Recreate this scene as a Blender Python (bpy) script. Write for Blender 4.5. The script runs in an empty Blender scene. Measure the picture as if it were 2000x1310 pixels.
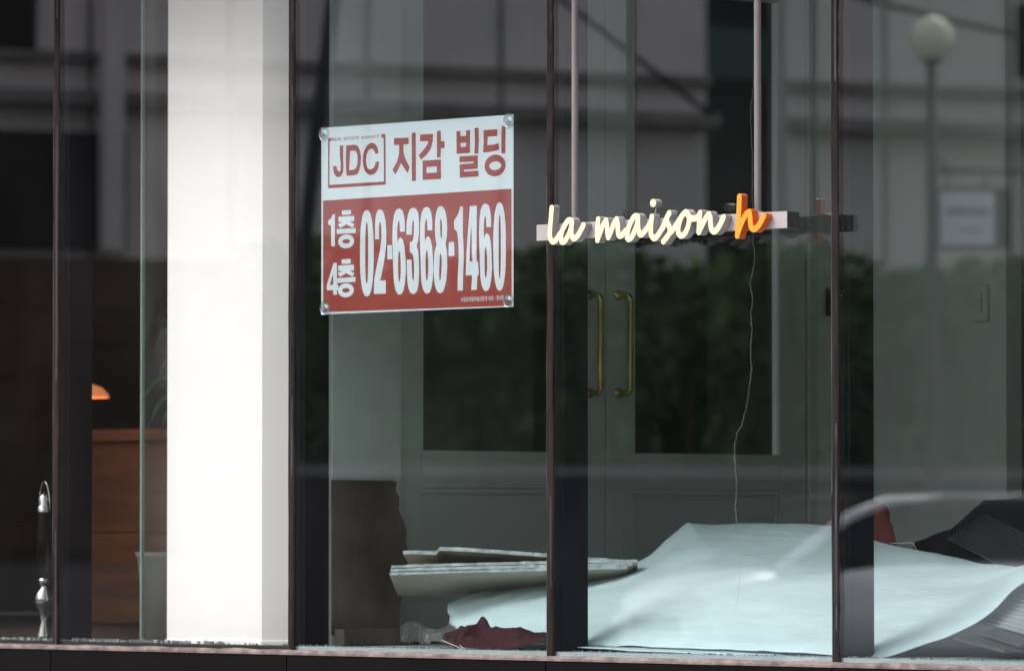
import bpy, bmesh, math, random
import numpy as np
from mathutils import Vector, noise
from mathutils.geometry import tessellate_polygon

random.seed(7)
R = math.radians
sc = bpy.context.scene
COL = sc.collection

# ------------------------------------------------------------------ camera, sky, sun, exposure
TH = R(45.8)                       # the camera looks along the shopfront at about 46 degrees
D0 = 17.9
PITCH = math.atan(382 / 11111)
F = 11111.0                        # 200 mm lens, in pixels of the 2000 px wide photograph
EYE = 1.2
CAM = Vector((math.sin(TH) * D0, -math.cos(TH) * D0, EYE))
cam = bpy.data.cameras.new('camera')
cam.lens = 200; cam.sensor_width = 36; cam.sensor_fit = 'HORIZONTAL'
cam.clip_start = 0.5; cam.clip_end = 3000
cam.dof.use_dof = True; cam.dof.focus_distance = 17.85; cam.dof.aperture_fstop = 4.0
cam_o = bpy.data.objects.new('camera', cam); COL.objects.link(cam_o)
cam_o.location = CAM; cam_o.rotation_euler = (math.pi / 2 + PITCH, 0, TH)
sc.camera = cam_o

SUN_EL = R(46); SUN_AZ = Vector((-0.42, -0.91)).normalized()      # towards the sun
w = bpy.data.worlds.new('World'); sc.world = w; w.use_nodes = True
wn = w.node_tree.nodes; wl = w.node_tree.links
sky = wn.new('ShaderNodeTexSky'); sky.sky_type = 'NISHITA'; sky.sun_disc = False
sky.sun_elevation = SUN_EL; sky.sun_rotation = math.atan2(SUN_AZ.x, SUN_AZ.y)
sky.air_density = 1.2; sky.dust_density = 4.0; sky.ozone_density = 1.0
hs = wn.new('ShaderNodeHueSaturation'); hs.inputs['Saturation'].default_value = 0.34
wl.new(sky.outputs[0], hs.inputs['Color']); wl.new(hs.outputs[0], wn['Background'].inputs[0])
wn['Background'].inputs[1].default_value = 0.15
sl = bpy.data.lights.new('sun', 'SUN'); sl.energy = 0.6; sl.angle = R(32); sl.color = (1.0, 0.965, 0.91)
so = bpy.data.objects.new('sun', sl); COL.objects.link(so)
sd = Vector((SUN_AZ.x * math.cos(SUN_EL), SUN_AZ.y * math.cos(SUN_EL), math.sin(SUN_EL)))
so.rotation_euler = sd.to_track_quat('Z', 'Y').to_euler(); so.location = (-6, -14, 18)
sc.view_settings.view_transform = 'Standard'; sc.view_settings.look = 'None'
sc.view_settings.gamma = 1; sc.view_settings.exposure = 1.06
sc.cycles.max_bounces = 16; sc.cycles.transparent_max_bounces = 24; sc.cycles.glossy_bounces = 5
sc.cycles.sample_clamp_indirect = 6; sc.cycles.use_denoising = True

# ------------------------------------------------------------------ survey helpers (photo pixel -> place)
RIGHT = Vector((math.cos(TH), math.sin(TH), 0))
FLAT = Vector((-math.sin(TH), math.cos(TH), 0))
FWD = FLAT * math.cos(PITCH) + Vector((0, 0, math.sin(PITCH)))
UP = RIGHT.cross(FWD)

def ray(px, py):
    return FWD + RIGHT * ((px - 1000) / F) + UP * ((655 - py) / F)
def on_y(px, py, y):
    d = ray(px, py); return CAM + d * ((y - CAM.y) / d.y)
def on_x(px, py, x):
    d = ray(px, py); return CAM + d * ((x - CAM.x) / d.x)
def at_d(px, py, dep):
    d = ray(px, py); return CAM + d * dep
def mir(p): return Vector((p.x, -p.y, p.z))
def across(px, py, dep):            # a place across the street, met through its mirror image in the glass
    return mir(at_d(px, py, dep))

# ------------------------------------------------------------------ materials
def new_mat(name):
    m = bpy.data.materials.new(name); m.use_nodes = True
    n = m.node_tree.nodes; return m, n, m.node_tree.links, n['Principled BSDF']
def mat(name, col, rough=0.6, var=0.12, scale=6.0, bump=0.0, bscale=40.0, metal=0.0, spec=0.5, stretch=(1, 1, 1), col2=None, coat=0.0):
    m, n, l, b = new_mat(name)
    b.inputs['Roughness'].default_value = rough; b.inputs['Metallic'].default_value = metal
    b.inputs['Specular IOR Level'].default_value = spec; b.inputs['Coat Weight'].default_value = coat
    tc = n.new('ShaderNodeTexCoord'); mp = n.new('ShaderNodeMapping'); mp.inputs['Scale'].default_value = stretch
    l.new(tc.outputs['Object'], mp.inputs[0])
    t = n.new('ShaderNodeTexNoise'); t.inputs['Scale'].default_value = scale; t.inputs['Detail'].default_value = 6
    l.new(mp.outputs[0], t.inputs['Vector'])
    r = n.new('ShaderNodeValToRGB'); l.new(t.outputs['Fac'], r.inputs[0])
    c2 = col2 if col2 else tuple(min(1, c * (1 + var)) for c in col)
    r.color_ramp.elements[0].position = 0.3; r.color_ramp.elements[1].position = 0.72
    r.color_ramp.elements[0].color = (*[c * (1 - var) for c in col], 1); r.color_ramp.elements[1].color = (*c2, 1)
    l.new(r.outputs[0], b.inputs['Base Color'])
    if bump:
        t2 = n.new('ShaderNodeTexNoise'); t2.inputs['Scale'].default_value = bscale; t2.inputs['Detail'].default_value = 4
        l.new(mp.outputs[0], t2.inputs['Vector'])
        bp = n.new('ShaderNodeBump'); bp.inputs['Strength'].default_value = bump; bp.inputs['Distance'].default_value = 0.01
        l.new(t2.outputs['Fac'], bp.inputs['Height']); l.new(bp.outputs[0], b.inputs['Normal'])
    return m

def glass_mat(name, tint, f0, dirt=0.02, speck=True, rough=0.0):
    m = bpy.data.materials.new(name); m.use_nodes = True
    n = m.node_tree.nodes; l = m.node_tree.links; n.clear()
    out = n.new('ShaderNodeOutputMaterial')
    tr = n.new('ShaderNodeBsdfTransparent'); tr.inputs[0].default_value = (*tint, 1)
    gl = n.new('ShaderNodeBsdfGlossy'); gl.inputs['Roughness'].default_value = rough; gl.inputs[0].default_value = (1, 1, 1, 1)
    lw = n.new('ShaderNodeLayerWeight'); lw.inputs[0].default_value = 0.5
    pw = n.new('ShaderNodeMath'); pw.operation = 'POWER'; pw.inputs[1].default_value = 5
    l.new(lw.outputs['Facing'], pw.inputs[0])
    ma = n.new('ShaderNodeMath'); ma.operation = 'MULTIPLY_ADD'; ma.inputs[1].default_value = 1 - f0; ma.inputs[2].default_value = f0
    l.new(pw.outputs[0], ma.inputs[0])
    mx = n.new('ShaderNodeMixShader'); l.new(ma.outputs[0], mx.inputs[0]); l.new(tr.outputs[0], mx.inputs[1]); l.new(gl.outputs[0], mx.inputs[2])
    df = n.new('ShaderNodeBsdfDiffuse'); df.inputs[0].default_value = (0.62, 0.62, 0.6, 1)
    tc = n.new('ShaderNodeTexCoord')
    ns = n.new('ShaderNodeTexNoise'); ns.inputs['Scale'].default_value = 2.2; ns.inputs['Detail'].default_value = 7; ns.inputs['Distortion'].default_value = 1.2
    mp = n.new('ShaderNodeMapping'); mp.inputs['Scale'].default_value = (1, 1, 0.6); l.new(tc.outputs['Object'], mp.inputs[0]); l.new(mp.outputs[0], ns.inputs['Vector'])
    d1 = n.new('ShaderNodeMapRange'); d1.inputs[1].default_value = 0.42; d1.inputs[2].default_value = 0.8
    d1.inputs[3].default_value = dirt * 0.35; d1.inputs[4].default_value = dirt * 2.2
    l.new(ns.outputs['Fac'], d1.inputs[0]); fac = d1.outputs[0]
    if speck:
        vo = n.new('ShaderNodeTexVoronoi'); vo.inputs['Scale'].default_value = 22; l.new(tc.outputs['Object'], vo.inputs['Vector'])
        sx = n.new('ShaderNodeSeparateColor'); l.new(vo.outputs['Color'], sx.inputs[0])
        rad = n.new('ShaderNodeMapRange'); rad.inputs[1].default_value = 0.55; rad.inputs[2].default_value = 1.0
        rad.inputs[3].default_value = 0.0; rad.inputs[4].default_value = 0.042; l.new(sx.outputs[0], rad.inputs[0])
        lt = n.new('ShaderNodeMath'); lt.operation = 'LESS_THAN'; l.new(vo.outputs['Distance'], lt.inputs[0]); l.new(rad.outputs[0], lt.inputs[1])
        sf = n.new('ShaderNodeMath'); sf.operation = 'MULTIPLY'; sf.inputs[1].default_value = 0.22; l.new(lt.outputs[0], sf.inputs[0])
        ad = n.new('ShaderNodeMath'); ad.operation = 'ADD'; l.new(fac, ad.inputs[0]); l.new(sf.outputs[0], ad.inputs[1]); fac = ad.outputs[0]
    m2 = n.new('ShaderNodeMixShader'); l.new(fac, m2.inputs[0]); l.new(mx.outputs[0], m2.inputs[1]); l.new(df.outputs[0], m2.inputs[2])
    l.new(m2.outputs[0], out.inputs[0])
    return m

def emit_mat(name, col, s):
    m, n, l, b = new_mat(name)
    b.inputs['Base Color'].default_value = (*col, 1); b.inputs['Emission Color'].default_value = (*col, 1); b.inputs['Emission Strength'].default_value = s
    return m

M = {}
M['glass'] = glass_mat('shop_glass', (0.905, 0.94, 0.95), 0.128, 0.0022)
M['glass_clear'] = glass_mat('cafe_glass', (0.97, 0.97, 0.97), 0.11, 0.0015)
M['door_glass'] = glass_mat('door_glass', (0.5, 0.54, 0.53), 0.05, 0.010, speck=False)
M['sheet_glass'] = glass_mat('sheet_glass', (0.90, 0.95, 0.93), 0.06, 0.05, speck=False)
M['smoke_glass'] = glass_mat('smoke_glass', (0.93, 0.92, 0.92), 0.012, 0.001, speck=False)
M['glass_edge'] = mat('glass_edge', (0.36, 0.50, 0.44), 0.25, 0.1)
M['clear_plastic'] = glass_mat('clear_plastic', (0.93, 0.95, 0.96), 0.16, 0.18, speck=False, rough=0.08)
M['cup'] = glass_mat('cup_plastic', (0.80, 0.87, 0.90), 0.30, 0.22, speck=False, rough=0.05)
M['bead'] = mat('sealant', (0.011, 0.008, 0.008), 0.45, 0.5, 14, 0.5, 60, stretch=(1, 1, 0.15), spec=0.15, col2=(0.03, 0.021, 0.021))
M['bead_pale'] = mat('sealant_pale', (0.06, 0.052, 0.057), 0.5, 0.6, 9, 0.4, 50, stretch=(1, 1, 0.2), spec=0.15)
M['post'] = mat('post_dark', (0.005, 0.005, 0.010), 0.5, 0.25, 3, 0.05, 30, stretch=(1, 1, 0.3), spec=0.15)
M['base'] = mat('base_cladding', (0.005, 0.004, 0.0045), 0.35, 0.3, 3.0, 0.03, 12, spec=0.08)
M['ledge'] = mat('ledge_pink', (0.17, 0.125, 0.118), 0.8, 0.45, 22, 0.6, 90, col2=(0.26, 0.20, 0.19))
M['debris'] = mat('debris', (0.28, 0.30, 0.30), 0.9, 0.5, 50)
M['soffit'] = mat('soffit', (0.30, 0.29, 0.28), 0.7)
M['render'] = mat('render_wall', (0.34, 0.31, 0.29), 0.85, 0.15, 3, 0.2)
M['column'] = mat('column_white', (0.90, 0.90, 0.89), 0.6, 0.03, 1.2, 0.06, 30)
M['floor_in'] = mat('shop_floor', (0.52, 0.55, 0.54), 0.35, 0.1, 3)
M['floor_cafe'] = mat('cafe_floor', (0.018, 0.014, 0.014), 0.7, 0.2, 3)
M['wall_in'] = mat('wall_pale', (0.50, 0.515, 0.47), 0.75, 0.06, 1.5, 0.05, 60)
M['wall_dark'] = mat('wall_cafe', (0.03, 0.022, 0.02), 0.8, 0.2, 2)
M['ceil'] = mat('ceiling', (0.42, 0.42, 0.40), 0.8, 0.05)
M['door'] = mat('door_paint', (0.40, 0.425, 0.385), 0.5, 0.06, 2.0, 0.04, 50)
M['brass'] = mat('brass', (0.44, 0.34, 0.12), 0.2, 0.12, 15, metal=1.0)
M['dark_door'] = mat('dark_door', (0.035, 0.04, 0.038), 0.5)
M['black'] = mat('black_plastic', (0.012, 0.012, 0.013), 0.45, 0.2)
M['switch'] = mat('switch_plastic', (0.50, 0.51, 0.48), 0.4, 0.04)
M['poster'] = mat('poster_white', (0.76, 0.80, 0.82), 0.55, 0.015, 3)
M['poster_red'] = mat('poster_red', (0.36, 0.042, 0.030), 0.55, 0.06, 3)
M['cream'] = mat('letter_cream', (0.76, 0.68, 0.44), 0.45, 0.02)
M['letter_side'] = mat('letter_side', (0.36, 0.345, 0.35), 0.45, 0.2, 30, col2=(0.42, 0.40, 0.41))
M['orange'] = mat('letter_orange', (0.82, 0.27, 0.012), 0.45, 0.02)
M['orange_side'] = mat('orange_side', (0.62, 0.10, 0.005), 0.4, 0.12, 30)
M['bar'] = mat('bar_paint', (0.36, 0.325, 0.335), 0.42, 0.05, 8, 0.02, 200)
M['rod'] = mat('rod_paint', (0.19, 0.165, 0.17), 0.4, 0.1, 8)
M['bar_dark'] = mat('bar_dark', (0.035, 0.033, 0.038), 0.45, 0.1, 20)
M['paper'] = mat('paper_white', (0.72, 0.85, 0.86), 0.6, 0.08, 3.0, 0.45, 10, stretch=(1.0, 2.6, 2.6))
M['board'] = mat('plasterboard', (0.46, 0.43, 0.34), 0.85, 0.12, 6, 0.1)
M['board_edge'] = mat('plaster_edge', (0.72, 0.75, 0.74), 0.9, 0.3, 30, 0.9, 70)
M['cloth'] = mat('cloth_maroon', (0.052, 0.007, 0.010), 0.9, 0.25, 12, 0.35, 420)
M['thread'] = mat('thread_white', (0.75, 0.72, 0.72), 0.8)
M['redbag'] = mat('cloth_rust', (0.17, 0.038, 0.026), 0.9, 0.2, 9, 0.3, 220)
M['brown'] = mat('brown_panel', (0.075, 0.047, 0.030), 0.8, 0.6, 3.2, 0.4, 22, stretch=(1, 1.6, 1.2), col2=(0.14, 0.105, 0.065))
M['bag'] = mat('black_bag', (0.006, 0.006, 0.0075), 0.75, 0.3, 8, 0.3, 18, spec=0.12)
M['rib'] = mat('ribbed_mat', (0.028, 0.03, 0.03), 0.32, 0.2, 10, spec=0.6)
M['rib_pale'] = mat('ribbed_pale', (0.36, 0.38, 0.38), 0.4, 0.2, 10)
M['tile'] = mat('grey_tile', (0.09, 0.095, 0.09), 0.5, 0.2, 6)
M['wood'] = mat('counter_wood', (0.13, 0.055, 0.022), 0.6, 0.5, 5, 0.15, 12, stretch=(0.3, 3, 4))
M['leaf'] = mat('house_leaf', (0.12, 0.30, 0.09), 0.4, 0.3, 8)
M['terracotta'] = mat('pot', (0.16, 0.15, 0.14), 0.8)
M['chrome'] = mat('chrome', (0.8, 0.8, 0.8), 0.12, 0.05, metal=1.0)
M['dark_chrome'] = mat('dark_chrome', (0.62, 0.62, 0.63), 0.14, 0.3, 20, metal=1.0)
M['asphalt'] = mat('asphalt', (0.055, 0.055, 0.057), 0.85, 0.25, 4, 0.4, 120)
M['paving'] = mat('paving', (0.27, 0.26, 0.25), 0.85, 0.15, 3, 0.2, 60)
M['kerb'] = mat('kerb', (0.30, 0.29, 0.28), 0.85)
M['coping'] = mat('coping', (0.20, 0.19, 0.19), 0.9, 0.2, 1.5)
M['stone'] = mat('stone_mauve', (0.74, 0.67, 0.66), 0.85, 0.14, 0.6, 0.1, 6)
M['stone2'] = mat('stone_band', (0.22, 0.20, 0.195), 0.9, 0.35, 1.2)
M['ret_wall'] = mat('retaining_stone', (0.032, 0.026, 0.027), 0.9, 0.35, 1.2)
M['shutter'] = mat('shutter_brown', (0.075, 0.048, 0.038), 0.7, 0.3, 1.0)
M['win_dark'] = mat('window_dark', (0.012, 0.013, 0.016), 0.25, 0.2, spec=0.3)
M['teal'] = mat('teal_panel', (0.035, 0.085, 0.08), 0.3, 0.15, 1.0)
M['teal_dark'] = mat('teal_dark', (0.012, 0.024, 0.024), 0.3, 0.15, 1.0, spec=0.2)
M['foliage'] = mat('foliage', (0.05, 0.13, 0.022), 0.6, 0.45, 1.2, col2=(0.12, 0.25, 0.05))
M['bark'] = mat('bark', (0.06, 0.045, 0.03), 0.9)
M['lamp_metal'] = mat('lamp_metal', (0.02, 0.023, 0.022), 0.6)
M['globe'] = mat('globe_opal', (0.95, 0.92, 0.70), 0.25, 0.05)
M['signwhite'] = mat('sign_white', (0.92, 0.95, 0.97), 0.5, 0.02)
M['signink'] = mat('sign_ink', (0.25, 0.27, 0.30), 0.6)
M['carpaint'] = mat('car_paint', (0.90, 0.91, 0.94), 0.12, 0.02, coat=1.0)
M['carglass'] = mat('car_glass', (0.004, 0.0045, 0.0055), 0.3, 0.1, spec=0.12)
M['tyre'] = mat('tyre', (0.015, 0.015, 0.015), 0.8)
M['cable'] = mat('cable', (0.015, 0.015, 0.015), 0.7)
M['crack'] = mat('crack', (0.20, 0.195, 0.185), 0.6)
M['card'] = mat('card', (0.62, 0.66, 0.64), 0.6)
M['shade'] = emit_mat('lamp_shade_glow', (1.0, 0.34, 0.13), 0.30)
M['green_led'] = emit_mat('green_led', (0.02, 0.7, 0.3), 0.25)
M['bulb'] = emit_mat('bulb_glow', (1.0, 0.62, 0.28), 1.2)

# ------------------------------------------------------------------ object helpers
def mesh(name, vs, fs, m=None, parent=None, smooth=False, mats=None, mi=None):
    me = bpy.data.meshes.new(name)
    me.from_pydata([tuple(v) for v in vs], [], [tuple(f) for f in fs]); me.update()
    o = bpy.data.objects.new(name, me); COL.objects.link(o)
    for x in (mats or ([m] if m else [])): me.materials.append(M[x])
    if mi is not None: me.polygons.foreach_set('material_index', mi)
    if smooth: me.polygons.foreach_set('use_smooth', [True] * len(me.polygons))
    if parent: o.parent = parent; o.matrix_parent_inverse = parent.matrix_world.inverted()
    return o
def thing(name, label, cat, loc=(0, 0, 0), group=None):
    o = bpy.data.objects.new(name, None); COL.objects.link(o); o.location = loc
    o.empty_display_size = 0.1
    o['label'] = label; o['category'] = cat
    if group: o['group'] = group
    bpy.context.view_layer.update()
    return o
def tag(o, label, cat, group=None):
    o['label'] = label; o['category'] = cat
    if group: o['group'] = group
    return o
def struct(o): o['kind'] = 'structure'; return o

def box_vf(x0, x1, y0, y1, z0, z1, bev=0.0):
    bm = bmesh.new(); bmesh.ops.create_cube(bm, size=1)
    for v in bm.verts:
        v.co = Vector(((x0 + x1) / 2 + v.co.x * (x1 - x0), (y0 + y1) / 2 + v.co.y * (y1 - y0), (z0 + z1) / 2 + v.co.z * (z1 - z0)))
    if bev: bmesh.ops.bevel(bm, geom=bm.edges[:], offset=bev, segments=2, affect='EDGES', profile=0.5)
    bm.verts.index_update()
    vs = [v.co.copy() for v in bm.verts]; fs = [[v.index for v in f.verts] for f in bm.faces]; bm.free()
    return vs, fs
def box(name, x0, x1, y0, y1, z0, z1, m, parent=None, bev=0.0):
    return mesh(name, *box_vf(x0, x1, y0, y1, z0, z1, bev), m, parent)
def obox_vf(o, ax, ay, az, bev=0.0):     # box from a corner and three edge vectors
    vs, fs = box_vf(0, 1, 0, 1, 0, 1)
    out = [o + ax * v.x + ay * v.y + az * v.z for v in vs]
    if ax.cross(ay).dot(az) < 0: fs = [f[::-1] for f in fs]
    return out, fs
def join(*parts):
    V, Fs = [], []
    for vs, fs in parts:
        b = len(V); V += list(vs); Fs += [[i + b for i in f] for f in fs]
    return V, Fs
def tube_vf(path, r, n=10, caps=True):
    path = [Vector(p) for p in path]; V, Fs = [], []
    rs = r if isinstance(r, (list, tuple)) else [r] * len(path)
    t0 = (path[1] - path[0]).normalized()
    ref = Vector((0, 0, 1)) if abs(t0.z) < 0.9 else Vector((1, 0, 0))
    nrm = t0.cross(ref).normalized()
    for i, p in enumerate(path):
        a = path[max(0, i - 1)]; b = path[min(len(path) - 1, i + 1)]
        t = (b - a).normalized(); nrm = (nrm - t * nrm.dot(t)).normalized(); bn = t.cross(nrm)
        for k in range(n):
            an = 2 * math.pi * k / n
            V.append(p + (nrm * math.cos(an) + bn * math.sin(an)) * rs[i])
        if i:
            for k in range(n):
                q = (i - 1) * n; Fs.append([q + k, q + (k + 1) % n, q + n + (k + 1) % n, q + n + k])
    if caps:
        Fs.append(list(range(n))[::-1]); Fs.append([len(V) - n + k for k in range(n)])
    return V, Fs
def tube(name, path, r, m, parent=None, n=10): return mesh(name, *tube_vf(path, r, n), m, parent, smooth=True)
def lathe_vf(c, prof, n=24, axis='z'):
    V, Fs = [], []
    for (r, h) in prof:
        for k in range(n):
            a = 2 * math.pi * k / n; q = Vector((r * math.cos(a), r * math.sin(a), h))
            if axis == 'y': q = Vector((q.x, -q.z, q.y))
            V.append(Vector(c) + q)
    for i in range(len(prof) - 1):
        for k in range(n):
            Fs.append([i * n + k, i * n + (k + 1) % n, (i + 1) * n + (k + 1) % n, (i + 1) * n + k])
    return V, Fs
def lathe(name, c, prof, m, parent=None, n=24, axis='z'): return mesh(name, *lathe_vf(c, prof, n, axis), m, parent, smooth=True)
def catmull(pts, n=6, closed=False):
    P = [np.array(p, float) for p in pts]; out = []; L = len(P)
    for i in range(L if closed else L - 1):
        g = lambda k: P[k % L] if closed else P[max(0, min(L - 1, k))]
        p0, p1, p2, p3 = g(i - 1), g(i), g(i + 1), g(i + 2)
        for s in range(n):
            t = s / n
            out.append(0.5 * (2 * p1 + (p2 - p0) * t + (2 * p0 - 5 * p1 + 4 * p2 - p3) * t * t + (3 * p1 - p0 - 3 * p2 + p3) * t ** 3))
    if not closed: out.append(P[-1])
    return out
def area2(l): return sum(l[i][0] * l[(i + 1) % len(l)][1] - l[(i + 1) % len(l)][0] * l[i][1] for i in range(len(l))) / 2
def flat_vf(loops, fn):                  # filled 2D loops (holes allowed), fn maps (x, y) to a place
    tr = tessellate_polygon([[Vector((p[0], p[1], 0)) for p in l] for l in loops])
    pts = [p for l in loops for p in l]
    return [fn(p[0], p[1]) for p in pts], [list(t) for t in tr]
def orient(vs, fs, want):
    out = []
    for f in fs:
        n = (vs[f[1]] - vs[f[0]]).cross(vs[f[2]] - vs[f[0]])
        out.append(f if n.dot(want) >= 0 else f[::-1])
    return out
def solid_vf(loops, fn, depth):          # loops extruded along the vector depth; returns verts, faces, front face count
    fv, ff = flat_vf(loops, fn); ff = orient(fv, ff, -depth); n = len(fv)
    V = fv + [p + depth for p in fv]; Fs = ff + [[i + n for i in f[::-1]] for f in ff]
    nf = len(ff); b = 0
    for l in loops:
        a = area2(l) ; k = len(l)
        for i in range(k): Fs.append([b + i, b + (i + 1) % k, b + n + (i + 1) % k, b + n + i])
        b += k
    return V, Fs, nf
def fix_normals(o):
    bm = bmesh.new(); bm.from_mesh(o.data); bmesh.ops.recalc_face_normals(bm, faces=bm.faces); bm.to_mesh(o.data); bm.free()

def stroke_outline(strokes, wd, cell):   # outline of pen strokes of width wd, by marching squares on a distance field
    P = np.array([p for s in strokes for p in s]); lo = P.min(0) - wd; hi = P.max(0) + wd
    nx = int((hi[0] - lo[0]) / cell) + 2; ny = int((hi[1] - lo[1]) / cell) + 2
    X, Y = np.meshgrid(lo[0] + np.arange(nx) * cell, lo[1] + np.arange(ny) * cell, indexing='ij')
    dd = np.full(X.shape, 1e9)
    for s in strokes:
        for a, b in zip(s[:-1], s[1:]):
            a = np.array(a); b = np.array(b); ab = b - a; L = max(1e-12, ab @ ab)
            t = np.clip(((X - a[0]) * ab[0] + (Y - a[1]) * ab[1]) / L, 0, 1)
            dd = np.minimum(dd, np.hypot(X - a[0] - t * ab[0], Y - a[1] - t * ab[1]))
    S = wd / 2 - dd + 1e-9
    def ip(i, j, k, l):
        t = S[i, j] / (S[i, j] - S[k, l]); return (X[i, j] + t * (X[k, l] - X[i, j]), Y[i, j] + t * (Y[k, l] - Y[i, j]))
    nxt = {}; pos = {}
    for i in range(nx - 1):
        for j in range(ny - 1):
            c = [(i, j), (i + 1, j), (i + 1, j + 1), (i, j + 1)]
            ins = [S[q] > 0 for q in c]
            if all(ins) or not any(ins): continue
            outs, inn = [], []
            for k in range(4):
                a, b = c[k], c[(k + 1) % 4]
                if ins[k] != ins[(k + 1) % 4]:
                    e = (min(a, b), max(a, b)); pos[e] = ip(*a, *b); (outs if ins[k] else inn).append((k, e))
            if len(outs) == 1: nxt[outs[0][1]] = inn[0][1]
            else:
                for k, e in outs:
                    f = min(inn, key=lambda q: (q[0] - k) % 4); nxt[e] = f[1]
    loops = []
    while nxt:
        s0, e = next(iter(nxt.items())); lp = [pos[s0]]; del nxt[s0]
        while e != s0 and e in nxt: lp.append(pos[e]); e = nxt.pop(e)
        if len(lp) > 5: loops.append(lp)
    return loops

exec_later = []
# ================================================================== GROUND AND STREET
GZ = 0.0
struct(mesh('road', [(-400, -400, 0), (400, -400, 0), (400, 400, 0), (-400, 400, 0)], [(0, 1, 2, 3)], 'asphalt'))
struct(box('pavement', -30, 30, -2.6, 0.4, 0.0, 0.13, 'paving'))
struct(box('kerb', -30, 30, -2.78, -2.6, 0.0, 0.14, 'kerb', None, 0.01))

# ================================================================== SHOPFRONT
PIT = 1.2075
J = [-1.035 + PIT * k for k in range(-4, 5)]
FLZ = 0.825
front = thing('shop_front', 'frameless glass shopfront with dark posts and black base cladding', 'shopfront', (0, 0, 0))
for a, b in zip(J[:-1], J[1:]):
    box('glass_pane', a + 0.008, b - 0.008, 0.0, 0.010, 0.806, 3.6, 'glass_clear' if b < -1.0 else 'glass', front)
def bead(x):
    prof = [(-0.015, 0.002), (-0.013, -0.004), (-0.009, -0.006), (-0.005, -0.003), (-0.001, -0.0065), (0.004, -0.007), (0.007, -0.003), (0.011, -0.005), (0.014, 0.002), (0.007, 0.012), (-0.008, 0.012)]
    V, Fs, mi = [], [], []; n = 160
    for i in range(n + 1):
        z = 0.80 + 2.81 * i / n
        for k, (px, py) in enumerate(prof):
            q = noise.noise(Vector((x * 7 + k * 3.1, z * 4.0, 0.3))); q2 = noise.noise(Vector((x * 9 + k, z * 26, 4.1)))
            V.append((x + px + q * 0.0026 + q2 * 0.0020, py - (0.0018 * q2 if k < 9 else 0), z))
    L = len(prof)
    for i in range(n):
        for k in range(L):
            Fs.append([i * L + k, i * L + (k + 1) % L, (i + 1) * L + (k + 1) % L, (i + 1) * L + k])
            z = 0.80 + 2.81 * i / n
            mi.append(1 if k in (0, 1) and noise.noise(Vector((x, z * 2.3, 1.0))) > -0.25 else (1 if k == 5 and noise.noise(Vector((x + 5, z * 3, 9.0))) > 0.1 else 0))
    o = mesh('sealant_joint', V, Fs, None, front, True, ['bead', 'bead_pale'], mi); fix_normals(o)
for x in J: bead(x)
for x in J: box('post', x - 0.03, x + 0.03, 0.03, 0.137, 0.80, 3.62, 'post', front, 0.003)
for a, b in zip(J[:-1], J[1:]): box('base_panel', a + 0.002, b - 0.002, -0.022, 0.03, 0.0, 0.795, 'base', front, 0.003)
def ledge():
    n = 700; V, Fs = [], []; x0, x1 = J[0] - 0.05, J[-1] + 0.05
    for i in range(n + 1):
        x = x0 + (x1 - x0) * i / n
        q = noise.noise(Vector((x * 9, 0, 0))) * 0.0016 + noise.noise(Vector((x * 60, 2, 0))) * 0.0010
        q3 = max(0, noise.noise(Vector((x * 5, 7, 0)))) * 0.004
        for (y, z) in ((0.02, 0.797), (-0.027, 0.797), (-0.028 - q, 0.804), (-0.026 + q, 0.8115 + q + q3), (-0.010, 0.813 + q * 1.6 + q3), (-0.006, 0.806), (0.02, 0.804)):
            V.append((x, y, z))
    for i in range(n):
        for k in range(7): Fs.append([i * 7 + k, i * 7 + (k + 1) % 7, (i + 1) * 7 + (k + 1) % 7, (i + 1) * 7 + k])
    o = mesh('ledge', V, Fs, 'ledge', front); fix_normals(o)
ledge()
box('canopy', J[0] - 0.3, J[-1] + 0.3, -0.60, -0.012, 3.30, 3.60, 'soffit', front, 0.01)
box('upper_wall', J[0] - 1.5, J[-1] + 1.5, -0.010, 0.30, 3.63, 9.0, 'render', front)
box('end_pier', J[0] - 1.5, J[0] - 0.032, -0.02, 0.4, 0.0, 3.655, 'render', front)
box('end_pier', J[-1] + 0.032, J[-1] + 1.5, -0.02, 0.4, 0.0, 3.655, 'render', front)
# crack running down the third pane
ck = [(1474, -60), (1476, 40), (1473, 150), (1466, 230), (1470, 300), (1469, 380), (1471, 470), (1474, 505), (1470, 530), (1465, 552), (1467, 570), (1471, 585), (1466, 615), (1468, 640), (1467, 680), (1468, 720), (1465, 745), (1461, 780), (1455, 805), (1448, 830), (1440, 845), (1436, 862), (1434, 885), (1436, 920), (1439, 950), (1436, 985), (1438, 1022), (1441, 1060), (1446, 1120), (1441, 1165), (1436, 1200)]
pth = []
for a, b in zip(ck[:-1], ck[1:]):
    for s in range(9):
        t = s / 9; j = random.uniform(-1.5, 1.5)
        pth.append(on_y(a[0] + (b[0] - a[0]) * t + j, a[1] + (b[1] - a[1]) * t, -0.0008))
rr = [random.uniform(0.00025, 0.00075) if 55 < i < 236 else 0.0003 for i in range(len(pth))]
mesh('crack', *tube_vf(pth, rr, 5), 'crack', front, False)

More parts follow.
